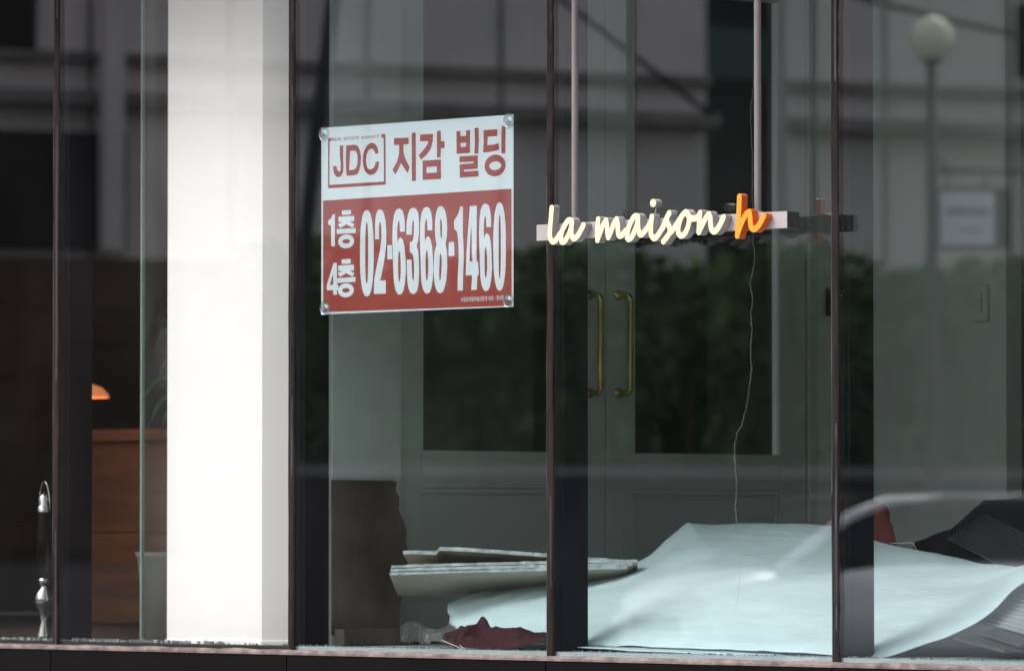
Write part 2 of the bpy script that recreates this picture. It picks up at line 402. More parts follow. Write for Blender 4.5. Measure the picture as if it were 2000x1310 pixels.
# grit lying along the foot of the glass
def grit():
    V, Fs = [], []
    for i in range(900):
        x = random.uniform(-3.4, -1.9) if i < 520 else random.uniform(-1.9, 2.4)
        y = 0.018 + random.random() ** 2 * 0.05; s = random.uniform(0.001, 0.0042) * (1.5 if x < -1.4 else 0.8)
        vs, fs = box_vf(-s, s, -s, s, 0, s * 1.8)
        a = random.random() * 6
        b = len(V); V += [Vector((x + v.x * math.cos(a) - v.y * math.sin(a), y + v.x * math.sin(a) + v.y * math.cos(a), FLZ + v.z)) for v in vs]; Fs += [[k + b for k in f] for f in fs]
    o = mesh('grit', V, Fs, 'debris'); o['kind'] = 'stuff'; o['label'] = 'grey grit scattered along the foot of the glass'; o['category'] = 'grit'
grit()

# ================================================================== INTERIOR SHELL
struct(box('floor', -1.03, 5.0, 0.012, 2.95, FLZ - 0.1, FLZ, 'floor_in'))
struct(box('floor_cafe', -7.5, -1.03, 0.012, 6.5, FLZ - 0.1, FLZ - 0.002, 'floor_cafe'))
struct(box('ceiling', -7.5, 5.0, 0.31, 6.5, 3.95, 4.05, 'ceil'))
WX = -1.0
struct(box('wall_partition_front', WX - 0.10, WX + 0.012, 0.139, 0.445, FLZ, 3.95, 'wall_in'))
struct(box('wall_partition_back', WX - 0.10, WX, 2.50, 6.5, FLZ, 3.95, 'wall_in'))
struct(box('wall_over_door', WX - 0.10, WX, 0.446, 2.499, 3.30, 3.95, 'wall_in'))
struct(box('wall_back', WX + 0.001, -0.303, 2.72, 2.84, FLZ, 3.95, 'wall_in'))
struct(box('wall_back_right', 0.62, 5.0, 2.72, 2.84, FLZ, 3.95, 'wall_in'))
struct(box('wall_right', 4.9, 5.0, 0.31, 2.719, FLZ, 3.95, 'wall_in'))
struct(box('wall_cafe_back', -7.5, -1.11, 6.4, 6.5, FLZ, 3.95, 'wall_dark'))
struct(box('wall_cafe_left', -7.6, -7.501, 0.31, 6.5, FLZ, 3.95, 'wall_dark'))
bd = thing('back_door', 'dark door in the back wall beside the light switch', 'door', (0.15, 2.80, FLZ))
box('door_panel', -0.301, 0.618, 2.80, 2.83, FLZ, 3.6, 'dark_door', bd)
box('door_header', -0.301, 0.618, 2.72, 2.84, 3.602, 3.95, 'dark_door', bd)
p = on_y(1973, 705, 2.79)
lathe('door_knob', (p.x, 2.80, p.z), [(0.0, 0.06), (0.02, 0.058), (0.028, 0.045), (0.02, 0.03), (0.012, 0.02), (0.012, 0.0)], 'black', bd, 16, 'y')

# white column behind the second bay
colm = thing('white_column', 'bright white column behind the glass with a grey flank', 'column', (-1.5, 0.3, FLZ))
cpl = [(-1.752, 0.08), (-1.271, 0.08), (-1.10, 0.25), (-1.10, 0.62), (-1.752, 0.62)]
V, Fs, _ = solid_vf([cpl], lambda x, y: Vector((x, y, FLZ)), Vector((0, 0, 3.94 - FLZ)))
fix_normals(mesh('shaft', V, Fs, 'column', colm))
V, Fs, _ = solid_vf([[(-1.756, 0.075), (-1.269, 0.075), (-1.095, 0.249), (-1.095, 0.625), (-1.756, 0.625)]], lambda x, y: Vector((x, y, FLZ - 0.001)), Vector((0, 0, 0.012)))
fix_normals(mesh('skirting', V, Fs, 'column', colm))
gs = thing('glass_partition', 'clear glass partition with a green edge beside the white column', 'partition', (-1.95, 0.31, FLZ))
box('glass_sheet', -2.140, -1.754, 0.300, 0.310, FLZ, 3.9, 'sheet_glass', gs)
box('polished_edge', -2.150, -2.141, 0.299, 0.311, FLZ, 3.9, 'glass_edge', gs)

# ------------------------------------------------------------------ double door in the side wall
dd = thing('double_door', 'grey painted double door with dark glass and brass pull handles', 'door', (WX, 1.43, FLZ))
ys = lambda px: on_x(px, 880, WX).y
zs = lambda px, py: on_x(px, py, WX).z
z_gb = zs(1000, 881); z_p1 = zs(1380, 956); z_p0 = FLZ + 0.14
box('door_frame', WX - 0.09, WX + 0.004, ys(1580), 2.499, FLZ, 3.3, 'door', dd, 0.003)
box('door_frame', WX - 0.09, WX + 0.004, 0.446, ys(778) - 0.003, FLZ, 3.3, 'door', dd, 0.003)
box('door_frame', WX - 0.09, WX + 0.004, ys(778), ys(1578), 3.215, 3.299, 'door', dd, 0.003)
def leaf(y0, y1, g0, g1, hy, flip):
    X1 = WX - 0.006; X0 = WX - 0.05
    lf = box('stile', X0, X1, y0 + 0.002, g0, FLZ + 0.008, 3.21, 'door', dd, 0.002)
    box('stile', X0, X1, g1, y1 - 0.002, FLZ + 0.008, 3.21, 'door', dd, 0.002)
    box('rail', X0, X1 - 0.0005, g0 + 0.0005, g1 - 0.0005, z_p1 + 0.0, z_gb, 'door', dd, 0.002)
    box('rail', X0, X1 - 0.0005, g0 + 0.0005, g1 - 0.0005, 3.08, 3.209, 'door', dd, 0.002)
    box('rail', X0, X1 - 0.0005, g0 + 0.0005, g1 - 0.0005, FLZ + 0.009, z_p0, 'door', dd, 0.002)
    pn = box('lower_panel', X0 + 0.004, X1 - 0.012, g0 - 0.004, g1 + 0.004, z_p0 - 0.004, z_p1 + 0.004, 'door', dd)
    for (a0, a1, b0, b1) in ((g0 + 0.001, g1 - 0.001, z_p1 - 0.018, z_p1 - 0.001), (g0 + 0.001, g0 + 0.018, z_p0 + 0.001, z_p1 - 0.019), (g1 - 0.018, g1 - 0.001, z_p0 + 0.001, z_p1 - 0.019)):
        box('moulding', X1 - 0.0118, X1 - 0.003, a0, a1, b0, b1, 'door', pn, 0.002)
    gp = box('door_pane', X1 - 0.030, X1 - 0.025, g0 + 0.001, g1 - 0.001, z_gb + 0.001, 3.079, 'door_glass', dd)
    box('glazing_bead', X1 - 0.024, X1 - 0.004, g1 - 0.016, g1 - 0.001, z_gb + 0.001, 3.079, 'column', gp, 0.002)
    box('glazing_bead', X1 - 0.024, X1 - 0.004, g0 + 0.001, g0 + 0.012, z_gb + 0.001, 3.079, 'door', gp, 0.002)
    # brass D handle
    zt = zs(hy[0], 576); zb = zs(hy[0], 768); yh = ys(hy[0]); x0 = X1 + 0.002; so_ = 0.060
    path = [(x0, yh, zt)] + [(x0 + so_ - 0.022 + 0.022 * math.sin(a), yh, zt - 0.022 + 0.022 * math.cos(a)) for a in [k * math.pi / 10 for k in range(6)]] + \
           [(x0 + so_, yh, zt - 0.05), (x0 + so_, yh, (zt + zb) / 2), (x0 + so_, yh, zb + 0.05)] + \
           [(x0 + so_ - 0.022 + 0.022 * math.cos(a), yh, zb + 0.022 - 0.022 * math.sin(a)) for a in [k * math.pi / 10 for k in range(6)]] + [(x0, yh, zb)]
    h = tube('pull_handle', path, 0.0115, 'brass', dd, 12)
    for z in (zt, zb): 
        vs, fs = lathe_vf((0, 0, 0), [(0.0, 0.012), (0.016, 0.011), (0.019, 0.0)], 16)
        mesh('handle_rose', [Vector((x0 + v.z, yh + v.x, z + v.y)) for v in vs], fs, 'brass', h, True)
leaf(ys(778), ys(1185), ys(826), ys(1130), (1151,), 0)
leaf(ys(1186), ys(1577), ys(1240), ys(1526), (1209,), 1)
p = on_x(1348, 545, WX - 0.045)
cd = box('notice_card', WX - 0.0445, WX - 0.043, p.y - 0.022, p.y + 0.022, p.z - 0.022, p.z + 0.022, 'card', dd)
p = on_x(1508, 567, WX - 0.05)
box('green_indicator', WX - 0.049, WX - 0.044, p.y - 0.009, p.y + 0.004, p.z - 0.004, p.z + 0.004, 'green_led', dd, 0.001)
p = on_x(1621, 590, WX + 0.01)
lk = thing('door_closer', 'small black latch box on the frame right of the double door', 'latch', (WX, p.y, p.z))
box('latch_case', WX + 0.005, WX + 0.035, p.y - 0.02, p.y + 0.01, p.z - 0.05, p.z + 0.05, 'black', lk, 0.004)
box('latch_tongue', WX + 0.0355, WX + 0.045, p.y - 0.01, p.y + 0.002, p.z - 0.015, p.z + 0.015, 'chrome', lk, 0.001)

# light switch on the back wall
a = on_y(1896, 556, 2.70); b = on_y(1927, 627, 2.70)
sw = thing('light_switch', 'pale wall switch plate with three rockers on the back wall', 'switch', ((a.x + b.x) / 2, 2.72, b.z))
box('plate', a.x, b.x, 2.702, 2.7195, b.z, a.z, 'switch', sw, 0.003)
hh = (a.z - b.z)
for k in range(3):
    z0 = b.z + hh * (0.24 + 0.18 * k)
    box('rocker', a.x + (b.x - a.x) * 0.38, a.x + (b.x - a.x) * 0.72, 2.694, 2.7018, z0, z0 + hh * 0.165, 'switch', sw, 0.002)

# ------------------------------------------------------------------ cafe side: counter, lamp, plant, lantern
def z_at(px, py, y): return on_y(px, py, y).z
cy = 2.6
ca = on_y(150, 840, cy); cb = on_y(345, 850, cy)
ct = thing('wooden_counter', 'long brown wooden counter seen left of the white column', 'counter', ((ca.x + cb.x) / 2, cy, FLZ))
box('counter_top', ca.x, cb.x, cy - 0.05, cy + 0.6, ca.z - 0.05, ca.z, 'wood', ct, 0.006)
zt = ca.z - 0.052; nb = 2
for k in range(nb):
    h = (zt - FLZ) / nb
    box('plank', ca.x + 0.03, cb.x - 0.04, cy, cy + 0.03, FLZ + k * h + 0.0015, FLZ + (k + 1) * h - 0.0015, 'wood', ct, 0.004)
box('side_panel', cb.x - 0.07, cb.x - 0.041, cy + 0.031, cy + 0.55, FLZ, zt, 'wood', ct)
lp_ = on_y(165, 752, 2.15)
lamp = thing('pendant_lamp', 'small glowing orange pendant lamp above the wooden counter', 'lamp', (lp_.x, 2.15, lp_.z))
lathe('lamp_shade', (lp_.x, 2.15, lp_.z - 0.05), [(0.10, 0.0), (0.095, 0.015), (0.07, 0.04), (0.03, 0.055), (0.012, 0.065), (0.0, 0.07)], 'shade', lamp)
tube('flex', [(lp_.x, 2.15, lp_.z + 0.07), (lp_.x, 2.15, 3.95)], 0.003, 'black', lamp, 6)
lathe('bulb', (lp_.x, 2.15, lp_.z - 0.06), [(0.0, -0.02), (0.02, -0.012), (0.028, 0.005), (0.02, 0.03), (0.01, 0.05)], 'bulb', lamp)
pl = bpy.data.lights.new('pendant_light', 'POINT'); pl.energy = 1.6; pl.color = (1.0, 0.55, 0.25); pl.shadow_soft_size = 0.03
po = bpy.data.objects.new('pendant_light', pl); COL.objects.link(po); po.parent = lamp; po.location = (0.0, -0.06, -0.14)

pp = on_y(345, 900, 0.85)
plant = thing('potted_plant', 'green strap leaved plant half hidden behind the white column', 'plant', (pp.x, 0.85, FLZ))
lathe('pot', (pp.x, 0.85, FLZ), [(0.0, 0.0), (0.11, 0.0), (0.14, 0.28), (0.15, 0.30), (0.135, 0.30), (0.13, 0.26), (0.0, 0.26)], 'terracotta', plant)
tube('stem', [(pp.x, 0.85, FLZ + 0.2), (pp.x + 0.01, 0.85, FLZ + 0.6), (pp.x, 0.84, FLZ + 1.0)], [0.018, 0.014, 0.008], 'bark', plant, 8)
tips = [on_y(300, 685, 0.8), on_y(303, 762, 0.8), on_y(262, 806, 0.78), on_y(285, 842, 0.8), on_y(308, 868, 0.82)]
for k in range(22):
    if k < 5: tip = tips[k]; base = Vector((pp.x, 0.85, tip.z + (0.03 if k == 0 else 0.12)))
    else:
        an = random.uniform(-0.6, 2.6); base = Vector((pp.x, 0.85, FLZ + random.uniform(0.5, 1.0))); tip = base + Vector((math.cos(an) * 0.3, math.sin(an) * 0.3, random.uniform(-0.15, 0.12)))
    V, Fs = [], []; sd_ = (tip - base).cross(Vector((0, 0, 1))).normalized(); wmax = 0.045 if k == 0 else 0.022
    for i in range(9):
        t = i / 8; p = base.lerp(tip, t) + Vector((0, 0, math.sin(t * math.pi) * 0.04)); ww = wmax * (math.sin(min(1, t * 1.1 + 0.08) * math.pi) ** 0.7 + 0.04)
        V += [p - sd_ * ww + Vector((0, 0, 0.5 * ww)), p, p + sd_ * ww + Vector((0, 0, 0.3 * ww))]
        if i: q = (i - 1) * 3; Fs += [[q, q + 1, q + 4, q + 3], [q + 1, q + 2, q + 5, q + 4]]
    mesh('leaf', V, Fs, 'leaf', plant, True)

lc = on_y(86, 1210, 0.32)
lan = thing('hurricane_lantern', 'chrome and glass hurricane lantern standing low behind the leftmost pane', 'lantern', (lc.x, 0.32, FLZ))
L3 = lambda py: on_y(78, py, 0.32).z - FLZ
c0 = (lc.x, 0.32, FLZ)
lathe('base', c0, [(0.0, 0.0), (0.026, 0.0), (0.027, 0.006), (0.012, L3(1214)), (0.016, L3(1204)), (0.013, L3(1194)), (0.028, L3(1183)), (0.034, L3(1170)), (0.028, L3(1156)), (0.012, L3(1148)), (0.012, L3(1142)), (0.02, L3(1136)), (0.02, L3(1130)), (0.0, L3(1125))], 'dark_chrome', lan)
lathe('chimney', c0, [(0.02, L3(1124)), (0.028, L3(1090)), (0.028, L3(1050)), (0.022, L3(1000))], 'smoke_glass', lan)
lathe('cap', c0, [(0.024, L3(1000)), (0.025, L3(990)), (0.016, L3(984)), (0.022, L3(974)), (0.012, L3(965)), (0.0, L3(960))], 'dark_chrome', lan)
tube('bail_handle', [(lc.x + 0.03 * math.cos(a), 0.32, FLZ + L3(995) + 0.10 * math.sin(a)) for a in [k * math.pi / 12 for k in range(13)]], 0.0016, 'chrome', lan, 6)

# ================================================================== POSTER
YP = 0.0142
poster = thing('letting_poster', 'white and red poster with a phone number held by suction cups', 'poster', tuple(on_y(815, 600, YP)))
TL, TR, BL, BR = (627.8, 250.3), (1002.7, 223.8), (627.5, 614), (1002.8, 598.9)
V, Fs, _ = solid_vf([[TL, TR, BR, BL]], lambda x, y: on_y(x, y, YP), Vector((0, 0.0012, 0)))
o = mesh('sheet', V, Fs, 'poster', poster); fix_normals(o)
def pr(name, loops, m, lift):
    vs, fs = flat_vf(loops, lambda x, y: on_y(x, y, YP - lift)); fs = orient(vs, fs, Vector((0, -1, 0)))
    return mesh(name, vs, fs, m, poster)
pr('red_field', [[(631, 392), (998.9, 368.6), (999.2, 596.8), (631.2, 609.6)]], 'poster_red', 0.0004)
def zm(ox, oy, s): return lambda pts: [(ox + x / s, oy + y / s) for x, y in pts]
z3 = zm(620, 225, 7.705); z4 = zm(810, 215, 7.705); z5 = zm(620, 385, 5.575); z6 = zm(810, 385, 5.575)
def ell(cx, cy, rx, ry, n=40, tilt=0.0, pw=1.0):
    out = []
    for k in range(n):
        a = 2 * math.pi * k / n; c, s = math.cos(a), math.sin(a)
        x = rx * math.copysign(abs(c) ** pw, c); y = ry * math.copysign(abs(s) ** pw, s); out.append((cx + x, cy + y + tilt * x))
    return out
def sm(pts, n=3): return [tuple(p) for p in catmull(pts, n, True)]
G = []   # (loops, colour)
RED, WHT = 'poster_red', 'poster'
G.append(([z3([(158, 350), (205, 345), (205, 390), (180, 392), (178, 1050), (1000, 1000), (995, 340), (962, 342), (962, 290), (1022, 283), (1025, 1045), (160, 1100)])], RED, 'logo_frame'))
G.append(([z3([(335, 460), (390, 458), (383, 560), (385, 650), (390, 760), (385, 850), (360, 910), (318, 935), (275, 920), (245, 860), (232, 772), (288, 768), (295, 820), (318, 850), (340, 845), (350, 810), (348, 720), (337, 600)])], RED, 'letter'))
G.append(([z3([(435, 458), (560, 445), (610, 470), (640, 540), (655, 640), (648, 750), (620, 850), (590, 888), (555, 903), (440, 912), (428, 760), (428, 650)]), z3([(487, 540), (545, 532), (580, 545), (600, 600), (605, 680), (595, 760), (575, 805), (545, 822), (476, 830), (480, 700)])], RED, 'letter'))
G.append(([z3([(920, 575), (870, 580), (850, 525), (832, 508), (808, 505), (770, 525), (740, 590), (728, 670), (735, 750), (755, 800), (778, 816), (805, 818), (840, 800), (865, 760), (872, 705), (928, 698), (920, 770), (895, 840), (855, 885), (800, 902), (745, 880), (705, 820), (684, 730), (682, 640), (700, 540), (735, 470), (780, 430), (822, 415), (870, 435), (905, 490)])], RED, 'letter'))
ji = [[z3([(1152, 350), (1370, 338), (1370, 435), (1152, 450)])], [z3([(1230, 447), (1292, 442), (1295, 560), (1320, 660), (1388, 785), (1352, 872), (1258, 720), (1172, 895), (1130, 825), (1200, 690), (1228, 580)])], [z3([(1418, 268), (1478, 262), (1480, 990), (1420, 993)])]]
gam = [[z4([(80, 372), (275, 360), (268, 470), (240, 580), (180, 670), (95, 748), (60, 685), (130, 600), (185, 530), (205, 468), (80, 473)])], [z4([(333, 318), (392, 312), (392, 470), (445, 470), (448, 572), (392, 575), (390, 712), (335, 717)])], [z4([(118, 762), (392, 745), (395, 1035), (120, 1052)]), z4([(175, 858), (332, 848), (336, 940), (177, 950)])]]
bil = [[z4([(628, 320), (688, 317), (690, 395), (772, 392), (772, 308), (832, 305), (830, 645), (630, 660)]), z4([(690, 495), (772, 490), (772, 552), (692, 557)])], [z4([(900, 273), (960, 270), (965, 450), (955, 655), (898, 657), (905, 470)])], [z4([(672, 700), (948, 682), (948, 880), (740, 897), (738, 928), (958, 912), (960, 998), (678, 1018), (675, 820), (885, 800), (885, 775), (672, 785)])]]
ding = [[z4([(1035, 305), (1242, 290), (1242, 390), (1098, 402), (1092, 530), (1180, 522), (1262, 500), (1270, 598), (1180, 622), (1090, 635), (1027, 637), (1038, 470)])], [z4([(1308, 243), (1365, 240), (1362, 440), (1365, 650), (1305, 655), (1302, 450)])], [z4(ell(1208, 835, 157, 163, 44, -0.06)), z4(ell(1210, 838, 92, 66, 36, -0.06))]]
for syl in (ji, gam, bil, ding): G.append((syl, RED, 'syllable'))
def cheung(dx, dy):
    s = lambda pts: z5([(x + dx, y + dy) for x, y in pts])
    return [[s([(265, 147), (364, 141), (366, 190), (266, 196)])], [s([(230, 213), (400, 204), (401, 262), (352, 266), (404, 294), (386, 334), (316, 296), (250, 337), (222, 297), (270, 270), (230, 271)])], [s([(210, 350), (417, 336), (417, 390), (212, 403)])], [s(ell(313, 482, 86, 76, 40, -0.05)), s(ell(313, 482, 41, 25, 30, -0.05))]]
G.append(([z5([(165, 190), (190, 187), (190, 535), (150, 535), (148, 305), (117, 305), (117, 255), (145, 235)])], WHT, 'digit'))
G.append((cheung(0, 0), WHT, 'syllable'))
G.append(([z5([(175, 718), (212, 716), (212, 955), (226, 955), (226, 1010), (212, 1012), (212, 1062), (172, 1062), (172, 1012), (102, 1012), (102, 955)]), z5([(172, 830), (135, 955), (172, 955)])], WHT, 'digit'))
G.append((cheung(-3, 532), WHT, 'syllable'))
six_o = [(952, 375), (952, 280), (943, 200), (925, 145), (890, 122), (855, 140), (832, 200), (820, 300), (815, 450), (821, 620), (826, 800), (832, 920), (848, 1010), (870, 1050), (892, 1062), (920, 1050), (940, 1005), (955, 920), (962, 800), (958, 660), (948, 540), (930, 465), (908, 440), (885, 455), (874, 500), (868, 420), (870, 330), (878, 270), (886, 256), (894, 280), (897, 330), (899, 378)]
six_i = [(890, 580), (881, 620), (878, 720), (879, 830), (884, 900), (892, 925), (900, 900), (908, 820), (907, 700), (900, 610)]
def refit(pts, src, dst): return [(dst[0] + (x - src[0]) / (src[2] - src[0]) * (dst[2] - dst[0]), dst[1] + (y - src[1]) / (src[3] - src[1]) * (dst[3] - dst[1])) for x, y in pts]
sbox = (815, 122, 963, 1062)
def zero(z, x0, y0, x1, y1, ix0, iy0, ix1, iy1): return [z(ell((x0 + x1) / 2, (y0 + y1) / 2, (x1 - x0) / 2, (y1 - y0) / 2, 48, 0, 0.80)), z(ell((ix0 + ix1) / 2, (iy0 + iy1) / 2, (ix1 - ix0) / 2, (iy1 - iy0) / 2, 40, 0, 0.75))]
G.append((zero(z5, 463, 143, 612, 1080, 520, 275, 553, 940), WHT, 'digit'))
G.append(([z5([(625, 460), (627, 330), (632, 230), (645, 165), (668, 135), (700, 140), (725, 180), (742, 260), (750, 380), (748, 520), (735, 640), (715, 760), (692, 870), (682, 908), (745, 905), (745, 1050), (615, 1055), (617, 910), (635, 800), (665, 660), (688, 540), (697, 430), (697, 330), (690, 285), (680, 268), (672, 285), (668, 350), (672, 460)])], WHT, 'digit'))
G.append(([z5([(760, 525), (810, 520), (817, 675), (762, 678)])], WHT, 'dash'))
G.append(([z5(six_o), z5(six_i)], WHT, 'digit'))
G.append(([z5([(968, 410), (970, 290), (985, 190), (1005, 135), (1040, 113), (1075, 130), (1099, 180), (1107, 280), (1104, 400), (1095, 480), (1080, 525), (1096, 590), (1106, 700), (1107, 830), (1100, 950), (1085, 1020), (1060, 1050), (1040, 1056), (1010, 1040), (990, 990), (978, 900), (973, 780), (971, 682), (1025, 680), (1028, 790), (1032, 880), (1042, 920), (1050, 880), (1053, 790), (1050, 700), (1042, 640), (1028, 610), (1005, 605), (1005, 490), (1025, 485), (1040, 470), (1048, 420), (1052, 340), (1050, 270), (1043, 247), (1035, 262), (1028, 330), (1025, 410)])], WHT, 'digit'))
G.append(([z6(refit(six_o, sbox, (55, 105, 203, 1052))), z6(refit(six_i, sbox, (55, 105, 203, 1052)))], WHT, 'digit'))
G.append(([z6([(280, 97), (310, 108), (335, 160), (350, 240), (354, 330), (350, 430), (335, 505), (350, 590), (354, 700), (352, 800), (345, 900), (325, 985), (305, 1030), (278, 1045), (250, 1035), (228, 990), (212, 910), (205, 800), (207, 690), (215, 600), (238, 520), (225, 450), (219, 350), (222, 250), (235, 160), (255, 108)]), z6([(283, 230), (276, 260), (276, 350), (282, 430), (289, 455), (296, 430), (299, 350), (295, 270)]), z6([(283, 603), (272, 650), (268, 750), (265, 850), (270, 900), (277, 908), (285, 890), (291, 810), (294, 720), (291, 640)])], WHT, 'digit'))
G.append(([z6([(372, 490), (428, 487), (432, 640), (368, 643)])], WHT, 'dash'))
G.append(([z6([(497, 103), (525, 103), (525, 400), (532, 560), (533, 700), (527, 830), (524, 1015), (465, 1018), (470, 830), (477, 700), (478, 560), (470, 450), (460, 380), (445, 357), (430, 352), (425, 260), (445, 230), (470, 190), (485, 145)])], WHT, 'digit'))
G.append(([z6([(600, 97), (677, 93), (674, 400), (672, 600), (675, 698), (688, 698), (700, 845), (683, 850), (675, 1008), (615, 1012), (625, 850), (555, 853), (558, 720), (570, 500), (585, 300)]), z6([(616, 300), (607, 420), (600, 560), (597, 700), (630, 698), (622, 600), (620, 450)])], WHT, 'digit'))
G.append(([z6(refit(six_o, sbox, (700, 68, 842, 1025))), z6(refit(six_i, sbox, (700, 68, 842, 1025)))], WHT, 'digit'))
G.append((zero(z6, 855, 58, 993, 1018, 913, 195, 938, 885), WHT, 'digit'))
for loops, c, nm in G:
    if nm != 'syllable': pr(nm, loops, c, 0.0008)
    else:
        VV = [flat_vf(l, lambda x, y: on_y(x, y, YP - 0.0008)) for l in loops]
        vs, fs = join(*VV); fs = orient(vs, fs, Vector((0, -1, 0))); mesh(nm, vs, fs, c, poster)
def text_on(name, body, quad, m, parent, fn, bold=0.0):
    cu = bpy.data.curves.new(name, 'FONT'); cu.body = body; cu.resolution_u = 3; cu.offset = bold; cu.space_character = 1.12
    to = bpy.data.objects.new(name, cu); COL.objects.link(to)
    dg = bpy.context.evaluated_depsgraph_get(); me = bpy.data.meshes.new_from_object(to.evaluated_get(dg))
    bpy.data.objects.remove(to); bpy.data.curves.remove(cu)
    vs = [v.co.copy() for v in me.vertices]; fs = [list(p.vertices) for p in me.polygons]; bpy.data.meshes.remove(me)
    if not vs: return
    x0 = min(v.x for v in vs); x1 = max(v.x for v in vs); y0 = min(v.y for v in vs); y1 = max(v.y for v in vs)
    out = []
    for v in vs:
        s = (v.x - x0) / (x1 - x0); t = (y1 - v.y) / (y1 - y0)
        a = [quad[0][k] * (1 - s) + quad[1][k] * s for k in (0, 1)]; b = [quad[3][k] * (1 - s) + quad[2][k] * s for k in (0, 1)]
        out.append(fn(a[0] * (1 - t) + b[0] * t, a[1] * (1 - t) + b[1] * t))
    return mesh(name, out, orient(out, fs, Vector((0, -1, 0))), m, parent)
PF = lambda x, y: on_y(x, y, YP - 0.0008)
text_on('small_print', 'REAL ESTATE AGENCY', z3([(216, 345), (932, 296), (932, 342), (216, 391)]), RED, poster, PF, 0.0)
text_on('small_print', '서울청대철부동산중개 대표 : 정대철', z6([(500, 1088), (972, 1066), (972, 1120), (500, 1142)]), WHT, poster, PF, 0.01)
for (cx, cy_) in ((632.5, 262), (993.5, 236), (634.5, 601.5), (992.5, 586)):
    c = on_y(cx, cy_, 0.0125); S = 0.024
    cup = lathe('suction_cup', (c.x, 0.0138, c.z), [(S, 0.0032), (S * 0.97, 0.0010), (S * 0.7, 0.0014), (S * 0.42, 0.0026), (S * 0.36, 0.0034), (S * 0.2, 0.0034)], 'cup', poster, 24, 'y')
    lathe('cup_stud', (c.x, 0.0138, c.z), [(S * 0.34, -0.0002), (S * 0.32, 0.0012), (S * 0.2, 0.0020), (0.0, 0.0022)], 'chrome', cup, 16, 'y')

# ================================================================== HANGING SIGN "la maison h"
YB0, YB1, YL = -0.147, -0.093, -0.174
hs_ = thing('hanging_sign', 'script sign of raised cream letters and an orange h on a hanging bar', 'sign', tuple(on_y(1290, 450, -0.12)))
xa = on_y(1048, 456, YB0).x; xb = on_y(1537, 427, YB0).x
zt_ = (on_y(1048, 440.7, YB0).z + on_y(1537, 410.9, YB0).z) / 2; zb_ = (on_y(1048, 472.2, YB0).z + on_y(1537, 443.5, YB0).z) / 2
bb_ = box('bar', xa, xb, YB0 + 0.0022, YB1, zb_ + 0.0005, zt_ - 0.0005, 'bar_dark', hs_, 0.001)
box('front_plate', xa, xb, YB0, YB0 + 0.002, zb_, zt_, 'bar', bb_, 0.0004)
for px in (1123, 1480):
    x = on_y(px, 400, -0.12).x
    rd = lathe('hanger_rod', (x, -0.12, zt_), [(0.0105, 0.0), (0.0105, 3.30 - zt_)], 'rod', hs_, 20)
    lathe('collar', (x, -0.12, zt_), [(0.0, 0.006), (0.0165, 0.006), (0.0165, 0.0)], 'bar', rd, 20)
def zl(ox): return lambda pts: [(ox + x / 7.143, 370 + y / 7.143) for x, y in pts]
q1 = zl(1040); q2 = zl(1290)
LET = [
 ('l', [q1([(267, 258), (258, 380), (246, 520), (240, 620), (250, 690), (280, 727), (320, 712), (355, 662), (388, 612)])], 0),
 ('a', [q1([(552, 455), (528, 430), (490, 440), (445, 510), (407, 600), (396, 690), (415, 733), (455, 712), (498, 640), (530, 560), (550, 470)]), q1([(547, 440), (542, 540), (546, 640), (575, 685), (620, 655), (660, 595), (698, 520), (710, 498)])], 1),
 ('m', [q1([(914, 418), (908, 560), (905, 706)]), q1([(905, 706), (940, 610), (985, 495), (1022, 432)]), q1([(1026, 432), (1038, 500), (1046, 600), (1056, 668)]), q1([(1056, 668), (1092, 590), (1130, 490), (1168, 418)]), q1([(1175, 418), (1186, 480), (1190, 560), (1198, 625), (1218, 648), (1252, 632), (1300, 575)])], 0),
 ('a', [q1([(1468, 400), (1445, 372), (1408, 392), (1362, 480), (1328, 580), (1320, 660), (1340, 692), (1384, 660), (1428, 570), (1458, 480), (1472, 400)]), q1([(1470, 385), (1470, 480), (1480, 575), (1506, 630), (1545, 605), (1590, 550), (1632, 482)])], 1),
 ('i', [q1([(1664, 380), (1654, 470), (1648, 570), (1658, 640), (1692, 680), (1730, 660), (1780, 590), (1835, 495)])], 0),
 ('s', [q2([(30, 540), (70, 440), (100, 370), (122, 330)]), q2([(120, 335), (88, 395), (82, 430), (105, 485), (130, 550), (125, 605), (95, 655), (40, 726)])], 1),
 ('o', [q2([(348, 318), (300, 368), (262, 460), (244, 560), (258, 625), (295, 645), (345, 605), (382, 520), (398, 430), (385, 350), (348, 318)]), q2([(140, 600), (190, 540), (240, 460), (300, 368)]), q2([(375, 340), (400, 385), (440, 408), (490, 400), (525, 375)])], 0),
 ('n', [q2([(550, 328), (540, 440), (534, 595)]), q2([(534, 595), (575, 510), (625, 410), (672, 345)]), q2([(676, 345), (694, 400), (696, 470), (708, 545), (742, 588), (790, 555), (840, 470), (878, 388)])], 1),
 ('h', [q2([(1100, 102), (1095, 250), (1087, 420), (1078, 560), (1070, 645)]), q2([(1070, 645), (1095, 560), (1142, 440), (1195, 345), (1238, 314)]), q2([(1238, 314), (1248, 370), (1252, 455), (1266, 525), (1302, 555), (1350, 525), (1400, 450), (1442, 368)])], 0),
]
